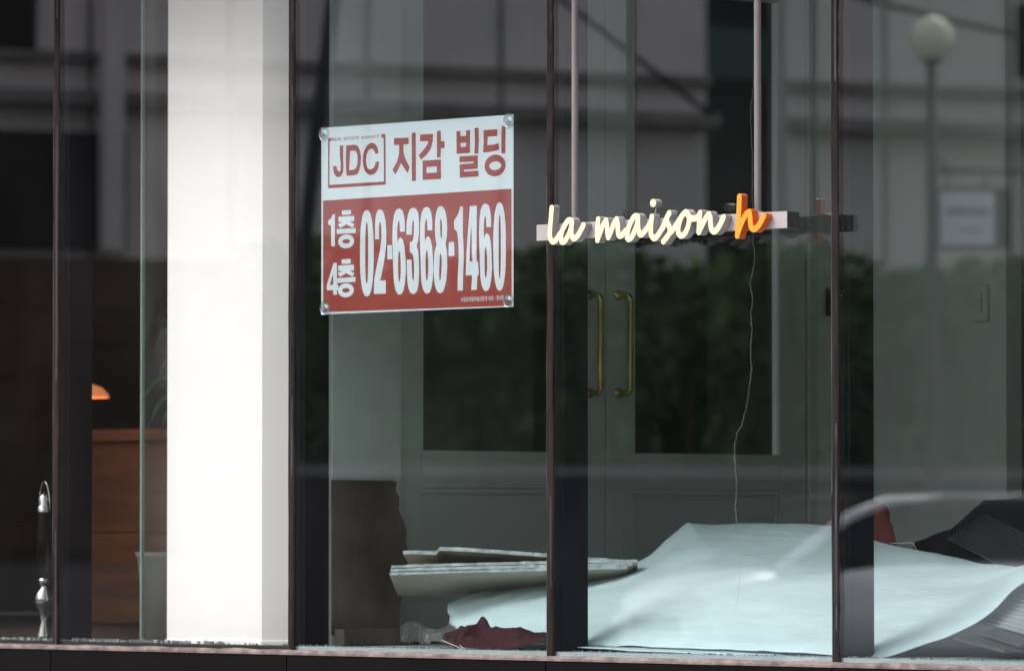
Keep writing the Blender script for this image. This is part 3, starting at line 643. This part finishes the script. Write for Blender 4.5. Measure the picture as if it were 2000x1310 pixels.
for ch, strokes, lv in LET:
    yf = YL - 0.0007 * lv
    st = []
    for s in strokes:
        s = [tuple(p) for p in catmull(s, 5)]
        st.append([(on_y(x, y, yf).x, on_y(x, y, yf).z) for x, y in s])
    loops = stroke_outline(st, 0.0185, 0.0011)
    loops.sort(key=lambda l: -abs(area2(l)))
    V, Fs, nf = solid_vf(loops, lambda x, z: Vector((x, yf, z)), Vector((0, YB0 - 0.0003 - yf, 0)))
    mi = [0] * nf + [2] * nf + [1] * (len(Fs) - 2 * nf)
    o = mesh('letter', V, Fs, None, hs_, False, ['orange', 'orange_side', 'bar_dark'] if ch == 'h' else ['cream', 'letter_side', 'bar_dark'], mi); fix_normals(o)
    if ch == 'h': o['label'] = 'orange letter'
    if ch == 'i':
        c = on_y(1040 + 1682 / 7.143, 370 + 190 / 7.143, YL); rd_ = 0.0125
        V, Fs, nf = solid_vf([ell(c.x, c.z, rd_, rd_, 28)], lambda x, z: Vector((x, YL, z)), Vector((0, 0.0265, 0)))
        dt = mesh('letter_dot', V, Fs, None, o, False, ['cream', 'letter_side'], [0] * nf + [1] * (len(Fs) - nf)); fix_normals(dt)
        b_ = on_y(1040 + 1664 / 7.143, 370 + 370 / 7.143, YL)
        tube('dot_pin', [(c.x, YL + 0.014, c.z - 0.010), (b_.x, YL + 0.014, b_.z)], 0.0022, 'letter_side', o, 8)

# ================================================================== THINGS LYING INSIDE THE WINDOW
def surf(name, rows, m, parent=None, nu=5, nv=5, thick=0.0, crumple=0.0, cs=8.0, seed=0, ridge=0.0, left=0.0):
    g = [catmull([tuple(p) for p in r], nu) for r in rows]
    gt = [catmull([g[i][k] for i in range(len(g))], nv) for k in range(len(g[0]))]
    nU = len(gt); nV = len(gt[0]); V = []
    for k in range(nU):
        for i in range(nV):
            p = Vector(gt[k][i])
            if crumple:
                q = noise.noise_vector(p * cs + Vector((seed, 0, 0))) * crumple + noise.noise_vector(p * cs * 2.7 + Vector((seed, 5, 0))) * crumple * 0.4
                p = p + q
            if ridge:
                q = 0.0
                for o_, (fr, am) in enumerate(((11, 1.0), (23, 0.5), (47, 0.25))):
                    q += am * (0.35 - abs(noise.noise(Vector((p.x * fr, p.y * fr * 0.8, p.z * fr * 0.6 + seed + o_ * 7)))))
                p = p + Vector((0, -0.4, 1)) * (q * ridge * math.sin(math.pi * min(1, max(0.0, i / (nV - 1)))) ** 0.5)
            if left and k < left * (nU - 1):
                g_ = min(1, 1.6 * (1 - k / (left * (nU - 1)))); q = sum(am * abs(noise.noise(Vector((p.x * fr, p.y * fr * 0.4, p.z * fr + 3)))) for fr, am in ((9, 1.0), (22, 0.45)))
                p = p + Vector((0, -0.5, -0.6)) * (q * 0.05 * g_)
            V.append(p)
    Fs = [[k * nV + i, k * nV + i + 1, (k + 1) * nV + i + 1, (k + 1) * nV + i] for k in range(nU - 1) for i in range(nV - 1)]
    o = mesh(name, V, Fs, m, parent, True)
    if thick:
        md = o.modifiers.new('thickness', 'SOLIDIFY'); md.thickness = thick; md.offset = 0
    return o
# large white sheet
bot = [(880, 1203, .34), (905, 1232, .24), (985, 1246, .19), (1070, 1250, .17), (1190, 1256, .16), (1300, 1262, .15), (1390, 1267, .14), (1440, 1269, .13), (1490, 1271, .13), (1560, 1276, .12), (1630, 1280, .12), (1690, 1283, .12), (1735, 1279, .14), (1790, 1262, .2), (1860, 1238, .26), (1930, 1200, .34), (1990, 1142, .42), (2040, 1120, .5)]
top = [(877, 1186, .42), (930, 1150, .55), (1000, 1138, .66), (1075, 1130, .74), (1195, 1119, .84), (1262, 1090, .9), (1308, 1050, .96), (1342, 1023, 1.0), (1360, 1022.5, 1.0), (1480, 1023, 1.04), (1600, 1024, 1.08), (1650, 1032, 1.1), (1720, 1058, 1.1), (1800, 1075, 1.08), (1880, 1092, 1.05), (1950, 1103, 1.0), (2010, 1112, .95), (2060, 1118, .92)]
tops = [on_y(*q) for q in top]; smt = list(tops)
for _ in range(3): smt = [smt[0]] + [(smt[k - 1] + smt[k] * 2 + smt[k + 1]) / 4 for k in range(1, len(smt) - 1)] + [smt[-1]]
rows = []
for t, bz in ((0, 0), (0.06, .012), (0.3, .030), (0.55, .032), (0.8, .018), (1, 0)):
    r = []
    for k, ((bx, by, bd_), (tx, ty, td)) in enumerate(zip(bot, top)):
        a = on_y(bx, by, bd_); b = smt[k].lerp(tops[k], t ** 3); r.append(a.lerp(b, t) + Vector((0, 0, bz)))
    rows.append(r)
sheet = surf('paper_sheet', rows, 'paper', None, 10, 10, 0.003, 0.006, 6.0, 3, left=0.27)
tag(sheet, 'large white curved sheet of card lying across the window floor', 'sheet')
r2 = [[on_y(x, y, d) for x, y, d in row] for row in ([(1100, 1262, .09), (1250, 1270, .085), (1400, 1277, .08), (1540, 1284, .075), (1625, 1288, .07)], [(1100, 1252, .3), (1250, 1256, .3), (1400, 1262, .3), (1540, 1268, .3), (1640, 1274, .3)])]
s2 = surf('lower_sheet', r2, 'paper', None, 6, 6, 0.003, 0.003, 9, 11)
tag(s2, 'pale sheet lying flat under the front edge of the large white sheet', 'sheet')
# a creased clear film over the left end of the sheet
def fan(name, rows, m, cr, seed, cs=16): return surf(name, [[on_y(*p) for p in r] for r in rows], m, None, 7, 7, 0.0, cr, cs, seed)
bagp = fan('plastic_bag', [[(783, 1250, .30), (800, 1252, .22), (830, 1254, .18), (860, 1254, .15), (885, 1252, .13)], [(785, 1225, .32), (805, 1218, .24), (832, 1232, .2), (855, 1240, .18), (890, 1236, .16)], [(792, 1214, .36), (808, 1210, .33), (830, 1226, .3), (862, 1226, .28), (882, 1216, .26)]], 'clear_plastic', 0.014, 2, 26)
tag(bagp, 'crumpled clear plastic bag beside the maroon cloth', 'bag')
# maroon cloth
cl_rows = [[(862, 1250, .12), (885, 1262, .085), (905, 1268, .07), (940, 1267, .07), (985, 1268, .07), (1030, 1258, .08), (1068, 1250, .09)],
           [(866, 1243, .13), (888, 1250, .10), (903, 1253, .085), (922, 1244, .095), (960, 1258, .09), (1015, 1250, .10), (1070, 1249, .10)],
           [(872, 1240, .15), (895, 1240, .13), (910, 1238, .12), (930, 1262, .13), (955, 1232, .12), (1000, 1234, .13), (1072, 1246, .13)],
           [(880, 1238, .17), (912, 1228, .16), (930, 1222, .15), (945, 1209, .16), (963, 1232, .16), (1005, 1231, .18), (1074, 1246, .16)],
           [(884, 1247, .22), (915, 1245, .2), (935, 1247, .2), (952, 1247, .2), (975, 1248, .2), (1010, 1250, .22), (1074, 1251, .2)]]
mc = surf('maroon_cloth', [[on_y(*p) for p in r] for r in cl_rows], 'cloth', None, 14, 14, 0.002, 0.004, 30, 5, ridge=0.028)
tag(mc, 'crumpled maroon cloth with white stitching lying against the glass', 'cloth')
tube('stitching', [on_y(862, 1249, .108), on_y(878, 1256, .085), on_y(893, 1262, .068), on_y(905, 1268, .058), on_y(910, 1268, .058)], 0.0014, 'thread', mc, 6)
tube('stitching', [on_y(899, 1259, .066), on_y(903, 1264, .060), on_y(912, 1266, .058)], 0.0014, 'thread', mc, 6)
# plasterboards: the long edge runs across the view, the far side dips
def board(name, label, pts, dep, thick_px, drop, run, seed):
    n = len(pts); V = []; Fs = []
    fine = []
    for a, b in zip(pts[:-1], pts[1:]):
        m_ = max(1, int((b[0] - a[0]) / 14))
        for s in range(m_): t = s / m_; fine.append((a[0] + (b[0] - a[0]) * t, a[1] + (b[1] - a[1]) * t))
    fine.append(pts[-1]); mi = []
    for i, (x, y) in enumerate(fine):
        j = noise.noise(Vector((x * 0.13, seed, 0))) * 1.5 + noise.noise(Vector((x * 0.6, seed + 3, 0))) * 0.7; j2 = noise.noise(Vector((x * 0.2, seed + 9, 0))) * 0.9
        p = at_d(x, y + j, dep + 0.004 * j2); q = at_d(x, y + thick_px + j2, dep + 0.004 * j); off = FLAT * run + Vector((0, 0, -drop)) + RIGHT * (0.02 * (1 - i / len(fine)))
        V += [p, q, p + off, q + off]
    for i in range(len(fine) - 1):
        a = i * 4; b = a + 4
        Fs += [[a, a + 1, b + 1, b], [a + 1, a + 3, b + 3, b + 1], [a + 3, a + 2, b + 2, b + 3], [a + 2, a, b, b + 2]]; mi += [1, 0, 0, 0]
    Fs += [[0, 2, 3, 1], [len(V) - 4, len(V) - 3, len(V) - 1, len(V) - 2]]; mi += [1, 1]
    o = mesh(name, V, Fs, None, None, False, ['board', 'board_edge'], mi); fix_normals(o)
    tag(o, label, 'board', 'broken boards inside the window')
board('plasterboard', 'topmost broken board with a stepped corner', [(787, 1074), (852, 1076), (858, 1067), (910, 1069), (1068, 1080), (1160, 1088), (1245, 1095)], 18.46, 7, 0.045, 0.26, 1)
board('plasterboard', 'upper board of the thick pale stack under the stepped board', [(764, 1103), (900, 1099), (1068, 1095), (1245, 1092)], 18.44, 5.6, 0.075, 0.34, 2)
board('plasterboard', 'middle board of the thick pale stack', [(763, 1110), (900, 1106), (1068, 1102), (1235, 1098)], 18.44, 5.6, 0.075, 0.34, 3)
board('plasterboard', 'lowest board of the thick pale stack with its underside showing', [(761, 1117), (900, 1113), (1068, 1108), (1225, 1104)], 18.44, 5.6, 0.072, 0.34, 4)
# brown torn panel against the side wall
pb = [(648, 937), (768, 938), (775, 941), (773, 958), (780, 972), (779, 996), (786, 1012), (794, 1034), (793, 1058), (797, 1075), (794, 1120), (786, 1150), (782, 1180), (780, 1232), (648, 1240)]
V, Fs, _ = solid_vf([pb], lambda x, y: on_x(x, y, -0.945 + 0.0002 * (y - 1090)), Vector((-0.004, 0, 0)))
o = mesh('brown_panel', V, Fs, 'brown'); fix_normals(o); tag(o, 'torn brown panel leaning against the pale wall behind the poster', 'panel')
a = on_x(656, 1228, -0.91); b = on_x(782, 1228, -0.91)
o = box('wood_batten', -0.93, -0.87, a.y, b.y, FLZ, a.z, 'brown', None, 0.003); tag(o, 'low brown batten on the floor at the foot of the torn panel', 'batten')
# rust cloth behind the sheet, black bag, ribbed mats, tiles, wire
rc = surf('rust_cloth', [[on_y(x, y, d) for x, y, d in r] for r in ([(1600, 1060, 1.5), (1650, 1070, 1.45), (1705, 1075, 1.4), (1752, 1078, 1.4)], [(1605, 1030, 1.55), (1650, 1010, 1.48), (1700, 1010, 1.42), (1748, 1045, 1.42)], [(1612, 1024, 1.6), (1660, 995, 1.55), (1716, 984, 1.5), (1736, 1002, 1.5)], [(1630, 1040, 1.8), (1670, 1040, 1.8), (1720, 1040, 1.8), (1745, 1050, 1.8)])], 'redbag', None, 6, 6, 0.004, 0.010, 14, 8)
tag(rc, 'rust red cloth heaped up behind the large white sheet', 'cloth')
bg = surf('black_bag', [[on_y(x, y, d) for x, y, d in r] for r in (
    [(1780, 1090, 1.2), (1830, 1100, 1.1), (1900, 1120, 1.0), (1980, 1140, .95), (2080, 1150, .95), (2180, 1160, 1.0)],
    [(1785, 1066, 1.3), (1835, 1058, 1.2), (1905, 1060, 1.1), (1980, 1060, 1.05), (2080, 1060, 1.05), (2190, 1080, 1.1)],
    [(1792, 1058, 1.4), (1858, 1034, 1.35), (1912, 985, 1.35), (1935, 976, 1.35), (2080, 972, 1.35), (2200, 1020, 1.35)],
    [(1810, 1090, 1.8), (1870, 1090, 1.8), (1925, 1090, 1.8), (1980, 1090, 1.8), (2080, 1090, 1.8), (2200, 1090, 1.8)])], 'bag', None, 7, 7, 0.0, 0.010, 9, 4)
tag(bg, 'black bag slumped at the right end of the window', 'bag')
def ribbed(name, label, A, B, C_, nr, amp, mt='rib'):     # corrugated sheet: ribs run A->B, stacked towards C
    V, Fs = [], []; nz = nr * 6; ab = B - A; ac = C_ - A; nm = ab.cross(ac).normalized()
    if nm.dot(-FLAT) < 0: nm = -nm
    for i in range(nz + 1):
        t = i / nz; h = amp * math.sin(t * nr * 2 * math.pi)
        for s in range(9):
            u = s / 8; V.append(A + ab * u + ac * t + nm * (h + 0.012 * math.sin(u * 2.6)))
        if i:
            for s in range(8): q = (i - 1) * 9 + s; Fs.append([q, q + 1, q + 10, q + 9])
    o = mesh(name, V, Fs, mt, None, True); md = o.modifiers.new('thickness', 'SOLIDIFY'); md.thickness = 0.0016
    tag(o, label, 'mat')
P_ = on_y
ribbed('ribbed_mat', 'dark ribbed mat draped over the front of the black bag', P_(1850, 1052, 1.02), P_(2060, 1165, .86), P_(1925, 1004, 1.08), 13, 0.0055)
ribbed('ribbed_mat', 'pale ribbed mat at the lower right corner below the white sheet', P_(1905, 1215, .40), P_(2060, 1262, .30), P_(2010, 1128, .52), 13, 0.0065, 'rib_pale')
for k, (q, lb) in enumerate(((((1862, 1242), (1960, 1268), (2070, 1266), (1965, 1234)), 'grey tile sticking out under the ribbed mat, nearest the white sheet'), (((1912, 1232), (1992, 1258), (2090, 1252), (2000, 1226)), 'grey tile lying on another tile at the lower right corner'))):
    d_ = (.24, .16, .3, .42)
    V, Fs, _ = solid_vf([[(0, 0), (1, 0), (1, 1), (0, 1)]], lambda x, y: P_(*q[int(x) if y == 0 else (2 if x == 1 else 3)], d_[int(x) if y == 0 else (2 if x == 1 else 3)] + 0.03 * k), Vector((0, 0, -0.009)))
    o = mesh('floor_tile', V, Fs, 'tile'); fix_normals(o); tag(o, lb, 'tile')
o = tube('bent_wire', [P_(1738, 1061, 1.2), P_(1755, 1060, 1.2), P_(1781, 1059, 1.2), P_(1784, 1062, 1.2), P_(1795, 1082, 1.2), P_(1800, 1100, 1.2)], 0.0012, 'thread', None, 6)
tag(o, 'thin white bent wire between the rust cloth and the black bag', 'wire')

# ================================================================== ACROSS THE STREET (seen in the glass)
DB = 60.0
PHI = TH + R(25.8)
U = Vector((math.cos(PHI), -math.sin(PHI), 0))            # along the opposite facade
Ob = across(1000, 655, DB); Ob.z = 0
Nn = Vector((-U.y, U.x, 0))
if Nn.dot(Vector((0, 0, 0)) - Ob) < 0: Nn = -Nn           # facing the shop
def on_fac(px, py, off=0.0):                              # facade coordinates (along, up) of a mirrored pixel
    d = mir(ray(px, py)); c = mir(CAM); o_ = Ob + Nn * off
    t = (o_ - c).dot(Nn) / d.dot(Nn); p = c + d * t
    return (p - Ob).dot(U), p.z
def fbox(name, u0, u1, z0, z1, d0, d1, m, parent): 
    a = Ob + U * u0 + Nn * d0; 
    return mesh(name, *obox_vf(Vector((a.x, a.y, z0)), U * (u1 - u0), Nn * (d1 - d0), Vector((0, 0, z1 - z0))), m, parent)
bldg = thing('stone_building', 'mauve stone building reflected in the shop glass', 'building', tuple(Ob))
uL = on_fac(-400, 655)[0]; uG0 = on_fac(1378, 300)[0]; uG1 = on_fac(1535, 300)[0]; uR = on_fac(2500, 655)[0]
zc0 = on_fac(1000, 238)[1]; zc1 = on_fac(1000, 128)[1]; TOP = 17.0
fbox('wall', uL, uG0, 0, TOP, -8, 0, 'stone', bldg)
fbox('wall', uG1, uR, 0, TOP, -8, 0.0, 'stone', bldg)
gsx = fbox('glazed_strip', uG0 + 0.001, uG1 - 0.001, 0, TOP, -7.9, -0.35, 'teal_dark', bldg)
for zz in np.arange(3.0, TOP, 3.1):
    fbox('spandrel', uG0 + 0.01, uG1 - 0.01, zz + (on_fac(1450, 150)[1] - 3.0) % 3.1, zz + (on_fac(1450, 150)[1] - 3.0) % 3.1 + 0.55, -0.349, -0.28, 'teal', gsx)
for (ua, ub) in ((uL, uG0), (uG1, uR)):
    fbox('cornice', ua, ub, zc0, zc0 + 0.14, 0.001, 0.34, 'stone2', bldg)
    fbox('cornice', ua, ub, zc0 + 0.45, zc0 + 0.55, 0.001, 0.16, 'stone2', bldg)
    fbox('cornice', ua, ub, zc0 + 0.58 + 3.1, zc0 + 0.72 + 3.1, 0.001, 0.16, 'stone2', bldg)
    fbox('plinth', ua, ub, 0, 0.9, 0.001, 0.06, 'stone2', bldg)
u = uL
while u < uR:                                             # stone joints between storey bands as shallow pilaster strips
    if not (uG0 - 0.6 < u < uG1 + 0.1): fbox('pilaster', u, u + 0.05, 0.9, TOP, 0.001, 0.02, 'stone2', bldg)
    u += 1.55
us0 = on_fac(-380, 600)[0]; us1 = on_fac(455, 600)[0]; zs1 = on_fac(200, 505)[1]
sh = fbox('ground_floor_shutter', us0, us1, 0.91, zs1, 0.021, 0.09, 'shutter', bldg)
for k in range(int((zs1 - 1.0) / 0.35)): fbox('shutter_slat', us0 + 0.05, us1 - 0.05, 1.0 + k * 0.35, 1.0 + k * 0.35 + 0.32, 0.091, 0.105, 'shutter', sh)
pu = on_fac(185, 200)[0]; fbox('drainpipe', pu - 0.1, pu + 0.12, zs1 + 0.05, TOP, 0.35, 0.5, 'stone', bldg)
def fwin(x0, y0, x1, y1, d=0.02):
    a = on_fac(x0, y1); b = on_fac(x1, y0)
    f = fbox('window', a[0], b[0], a[1], b[1], 0.002, 0.10, 'win_dark', bldg)
    fbox('pane', a[0] + 0.08, b[0] - 0.08, a[1] + 0.08, b[1] - 0.08, 0.101, 0.106, 'win_dark', f)
fwin(-260, 262, 240, 480); fwin(-300, -220, 64, 108); fwin(1983, 24, 2300, 150)
fwin(640, -420, 800, -120); fwin(1000, -420, 1200, -120); fwin(300, -420, 420, -120); fwin(1700, -420, 1860, -120)
# retaining wall, hedge
def gpt(u, off, z): p = Ob + U * u + Nn * off; return Vector((p.x, p.y, z))
rw = thing('retaining_wall', 'low dark wall with a pale coping under the hedge, reflected in the glass', 'wall', tuple(gpt(0, 6, 0)))
zco = on_fac(1000, 930, 6.0)[1]
fbox('wall_face', on_fac(440, 900, 6.0)[0], uR + 4, 0, zco, 5.6, 6.0, 'ret_wall', rw); fbox('coping', on_fac(440, 900, 6.0)[0], uR + 4, zco, zco + 0.10, 5.5, 6.06, 'coping', rw)
hd = thing('hedge', 'dark green clipped hedge reflected in the glass below the building', 'hedge', tuple(gpt(0, 4.8, 0)))
zht = on_fac(1000, 492, 5.0)[1]
uH = on_fac(470, 600, 5.0)[0]
V, Fs = [], []
for i in range(26000):
    u = random.uniform(uH, uR + 3); hgt = zht + 0.28 * noise.noise(Vector((u * 0.8, 0, 0))) + 0.12 * noise.noise(Vector((u * 3, 4, 0)))
    off = random.uniform(4.2, 5.5); z = zco - 0.6 + (hgt - zco + 0.6) * random.random() ** 0.75
    if random.random() < 0.5: off = 5.2 + random.random() ** 2 * 0.3 + 0.2 * noise.noise(Vector((u * 1.5, z * 1.5, 3)))
    off -= 0.75 * max(0.0, min(1.0, (zht - 0.7 - z) / 0.6))
    c = gpt(u, off, z); a = Vector((random.gauss(0, 1), random.gauss(0, 1), random.gauss(0, 1))).normalized(); b = a.cross(Vector((random.gauss(0, 1), random.gauss(0, 1), random.gauss(0, 1)))).normalized()
    s = random.uniform(0.07, 0.14); k = len(V); V += [c - a * s, c + b * s * 0.5, c + a * s, c - b * s * 0.5]; Fs.append([k, k + 1, k + 2, k + 3])
mesh('foliage', V, Fs, 'foliage', hd)['kind'] = 'stuff'
fbox('inner_growth', uH, uR + 3, zco - 0.5, zht - 0.35, 3.5, 4.1, 'foliage', hd)
u = uH + 0.3
while u < uR + 2: tube('stem', [gpt(u, 4.9, 0.0), gpt(u + 0.1, 4.9, zht - 0.9)], [0.07, 0.03], 'bark', hd, 6); u += 1.1
# street lamp with hanging box sign
DL = 50.0
lg = across(1818, 75, DL); lx = across(1814, 300, DL)
lampp = thing('street_lamp', 'street lamp with a pale globe on a grey pole, reflected in the right pane', 'street lamp', (lx.x, lx.y, 0))
gr = 44 / F * DL
lathe('globe', (lg.x, lg.y, lg.z), [(0.0, gr), (gr * .35, gr * .94), (gr * .7, gr * .72), (gr * .95, gr * .3), (gr, 0), (gr * .93, -gr * .38), (gr * .72, -gr * .72), (gr * .5, -gr * .92)], 'globe', lampp)
lathe('collar', (lg.x, lg.y, lg.z), [(gr * .5, -gr * .92), (gr * .42, -gr * 1.1), (0.035, -gr * 1.25)], 'lamp_metal', lampp)
tube('pole', [(lg.x, lg.y, 0), (lg.x, lg.y, 1.0), (lg.x, lg.y, lg.z - gr * 1.1)], [0.08, 0.056, 0.05], 'lamp_metal', lampp, 12)
lathe('foot', (lg.x, lg.y, 0), [(0.16, 0.0), (0.15, 0.05), (0.08, 0.25), (0.06, 0.5)], 'lamp_metal', lampp)
RM = mir(RIGHT); FM = mir(FLAT)
za = across(1830, 335, DL).z
arm = tube('sign_arm', [Vector((lg.x, lg.y, za)), Vector((lg.x, lg.y, za)) + RM * 0.78], 0.022, 'lamp_metal', lampp, 8)
tube('arm_brace', [Vector((lg.x, lg.y, za + 0.16)), Vector((lg.x, lg.y, za)) + RM * 0.16], 0.016, 'lamp_metal', arm, 8)
sg = thing('box_sign', 'small white box sign hung from the street lamp arm', 'sign', tuple(across(1890, 480, DL)))
s0 = across(1828, 486, DL); sw_ = 120 / F * DL; sh_ = 118 / F * DL
mesh('case', *obox_vf(s0, RM * sw_, FM * 0.16, Vector((0, 0, sh_))), 'lamp_metal', sg)
mesh('case_side', *obox_vf(s0 + RM * (sw_ + 0.001), RM * 0.12, FM * 0.16, Vector((0, 0, sh_))), 'lamp_metal', sg)
fc = mesh('face', *obox_vf(s0 + RM * 0.03 + Vector((0, 0, 0.03)) - FM * 0.012, RM * (sw_ - 0.06), FM * 0.011, Vector((0, 0, sh_ - 0.06))), 'signwhite', sg)
for k, (xx, ww, zz, hh_) in enumerate(((.08, .06, .29, .07), (.16, .05, .29, .07), (.23, .06, .29, .07), (.31, .04, .29, .07), (.37, .06, .29, .07), (.16, .22, .15, .03))):
    mesh('faded_mark', *obox_vf(s0 + RM * (0.02 + xx) + Vector((0, 0, zz)) - FM * 0.016, RM * ww, FM * 0.003, Vector((0, 0, hh_))), 'signink', fc)
for xx in (0.1, sw_ - 0.1): tube('hanger', [s0 + RM * xx + FM * 0.08 + Vector((0, 0, sh_)), s0 + RM * xx + FM * 0.08 + Vector((0, 0, za - s0.z))], 0.012, 'lamp_metal', sg, 6)
# overhead cables
def cab(label, a, b, sag):
    a = Vector(a); b = Vector(b); o = tube('overhead_cable', [a.lerp(b, t / 20) - Vector((0, 0, sag * 4 * (t / 20) * (1 - t / 20))) for t in range(21)], 0.03, 'cable', None, 6)
    tag(o, label, 'cable', 'overhead cables across the street')
cab('dark cable slanting down to the glazed strip, reflected left of the right hanger rod', across(300, -640, 57), across(1392, 228, 57.5), 0.05)
cab('dark cable reflected at the top of the right pane', across(1500, -60, 54), across(2300, 120, 54), 0.1)

# leaning stay pole
sp = thing('stay_pole', 'dark leaning stay pole reflected beside the left edge of the poster', 'pole', tuple(across(560, 1500, 52)))
sa = across(668, -160, 52); sb = across(588, 520, 52); sf = sb + (sb - sa) * ((sb.z) / (sa.z - sb.z))
tube('shaft', [sf, sb, sa + (sa - sb) * 1.2], [0.085, 0.075, 0.06], 'cable', sp, 10)
tube('band', [sa.lerp(sb, 0.3), sa.lerp(sb, 0.33)], 0.075, 'lamp_metal', sp, 10)

# white car
car_o = across(1390, 1037, 41.5); car_o.z = 0
Wd = -Nn                                                   # away from the shop
car = thing('parked_car', 'white hatchback reflected in the glass over the large white sheet', 'car', (car_o.x, car_o.y, 0))
def cp(s, wv, z): p = car_o + U * s + Wd * wv; return Vector((p.x, p.y, z))
def loft(name, secs, m, parent, closed=True, mats=None, mfun=None):
    V, Fs, mi = [], [], []; n = len(secs[0])
    for s in secs: V += s
    for i in range(len(secs) - 1):
        for k in range(n if closed else n - 1):
            Fs.append([i * n + k, i * n + (k + 1) % n, (i + 1) * n + (k + 1) % n, (i + 1) * n + k])
            if mfun: mi.append(mfun(i, k))
    Fs.append(list(range(n))); Fs.append([len(V) - n + k for k in range(n)][::-1])
    if mfun: mi += [0, 0]
    o = mesh(name, V, Fs, m, parent, True, mats, mi if mfun else None); fix_normals(o)
    return o
body = [(0.0, .42, .60, .62), (0.05, .30, .74, .74), (0.2, .24, .83, .84), (0.5, .22, .90, .88), (0.85, .22, .95, .89), (1.3, .22, .97, .90), (2.2, .22, .98, .90), (3.3, .22, 1.0, .90), (3.8, .24, 1.0, .88), (4.1, .30, .95, .82), (4.18, .42, .80, .74)]
secs = []
for s, zb2, zt2, hw in body:
    r = []
    for (wx, wz) in ((-.86, 0), (-1, .12), (-1.0, .45), (-.985, .72), (-.93, .9), (-.78, .98), (-.4, 1.02), (0, 1.03), (.4, 1.02), (.78, .98), (.93, .9), (.985, .72), (1.0, .45), (1, .12), (.86, 0)):
        r.append(cp(s, 0.9 + wx * hw, zb2 + (zt2 - zb2) * wz))
    secs.append(r)
loft('body', secs, 'carpaint', car)
cab_s = [(0.62, .93, .78), (0.9, 1.10, .76), (1.25, 1.30, .71), (1.6, 1.42, .66), (2.1, 1.465, .64), (2.8, 1.465, .64), (3.3, 1.42, .64), (3.75, 1.22, .68), (4.0, 1.0, .72)]
secs = []
for s, zt2, hw in cab_s:
    r = []
    for (wx, wz) in ((-1.12, 0), (-1.05, .4), (-1.0, .85), (-.92, .97), (-.5, 1.0), (0, 1.01), (.5, 1.0), (.92, .97), (1.0, .85), (1.05, .4), (1.12, 0)):
        r.append(cp(s, 0.9 + wx * hw, 0.90 + (zt2 - 0.90) * wz))
    secs.append(r)
loft('cabin_glass', secs, 'carglass', car)
for sgn in (-1, 1):
    tube('windscreen_pillar', [cp(s, 0.9 + sgn * hw * 0.97, zt2) for s, zt2, hw in cab_s[:5]], [0.03, 0.045, 0.045, 0.04, 0.012], 'carpaint' if sgn < 0 else 'carglass', car, 8)
    tube('roof_rail', [cp(s, 0.9 + sgn * hw * 0.97, zt2) for s, zt2, hw in cab_s[4:]], 0.014 if sgn < 0 else 0.03, 'carpaint' if sgn < 0 else 'carglass', car, 8)
    tube('door_pillar', [cp(2.15, 0.9 + sgn * 0.66, 1.43), cp(2.25, 0.9 + sgn * 0.77, 0.98)], 0.03, 'carglass', car, 6)
roof = []
for s, zt2, hw in cab_s[3:7]:
    roof.append([cp(s, 0.9 + wx * hw, zt2 + dz) for wx, dz in ((-.92, .0), (-.5, .02), (0, .025), (.5, .02), (.92, .0), (.5, -.0), (0, .004), (-.5, -.0))])
loft('roof_panel', roof, 'carglass', car)
for s in (0.78, 3.35):
    for wv in (0.06, 1.56):
        c = cp(s, wv, 0.31); V, Fs = lathe_vf((0, 0, 0), [(0.14, 0.0), (0.29, 0.0), (0.315, 0.03), (0.315, 0.17), (0.29, 0.2), (0.14, 0.2)], 24)
        V = [c + U * v.x + Vector((0, 0, v.y)) + Wd * v.z for v in V]
        wh = mesh('wheel', V, Fs, 'tyre', car, True)
        V, Fs = lathe_vf((0, 0, 0), [(0.0, 0.015), (0.05, 0.01), (0.19, 0.004), (0.205, -0.012)], 20)
        mesh('rim', [c + U * v.x + Vector((0, 0, v.y)) + Wd * (v.z if wv < 1 else 0.2 - v.z) for v in V], Fs, 'chrome', wh, True)
for wv in (0.22, 1.58):
    V, Fs = lathe_vf((0, 0, 0), [(0.0, 0.07), (0.06, 0.06), (0.11, 0.03), (0.13, 0.0)], 18)
    c = cp(0.07, wv, 0.52)
    mesh('headlight', [c - U * v.z + Wd * v.x * 1.2 + Vector((0, 0, v.y * 0.5)) for v in V], Fs, 'signwhite', car, True)
mesh('grille', *obox_vf(cp(-0.006, 0.5, 0.44), Wd * 0.8, U * 0.05, Vector((0, 0, 0.12))), 'black', car)
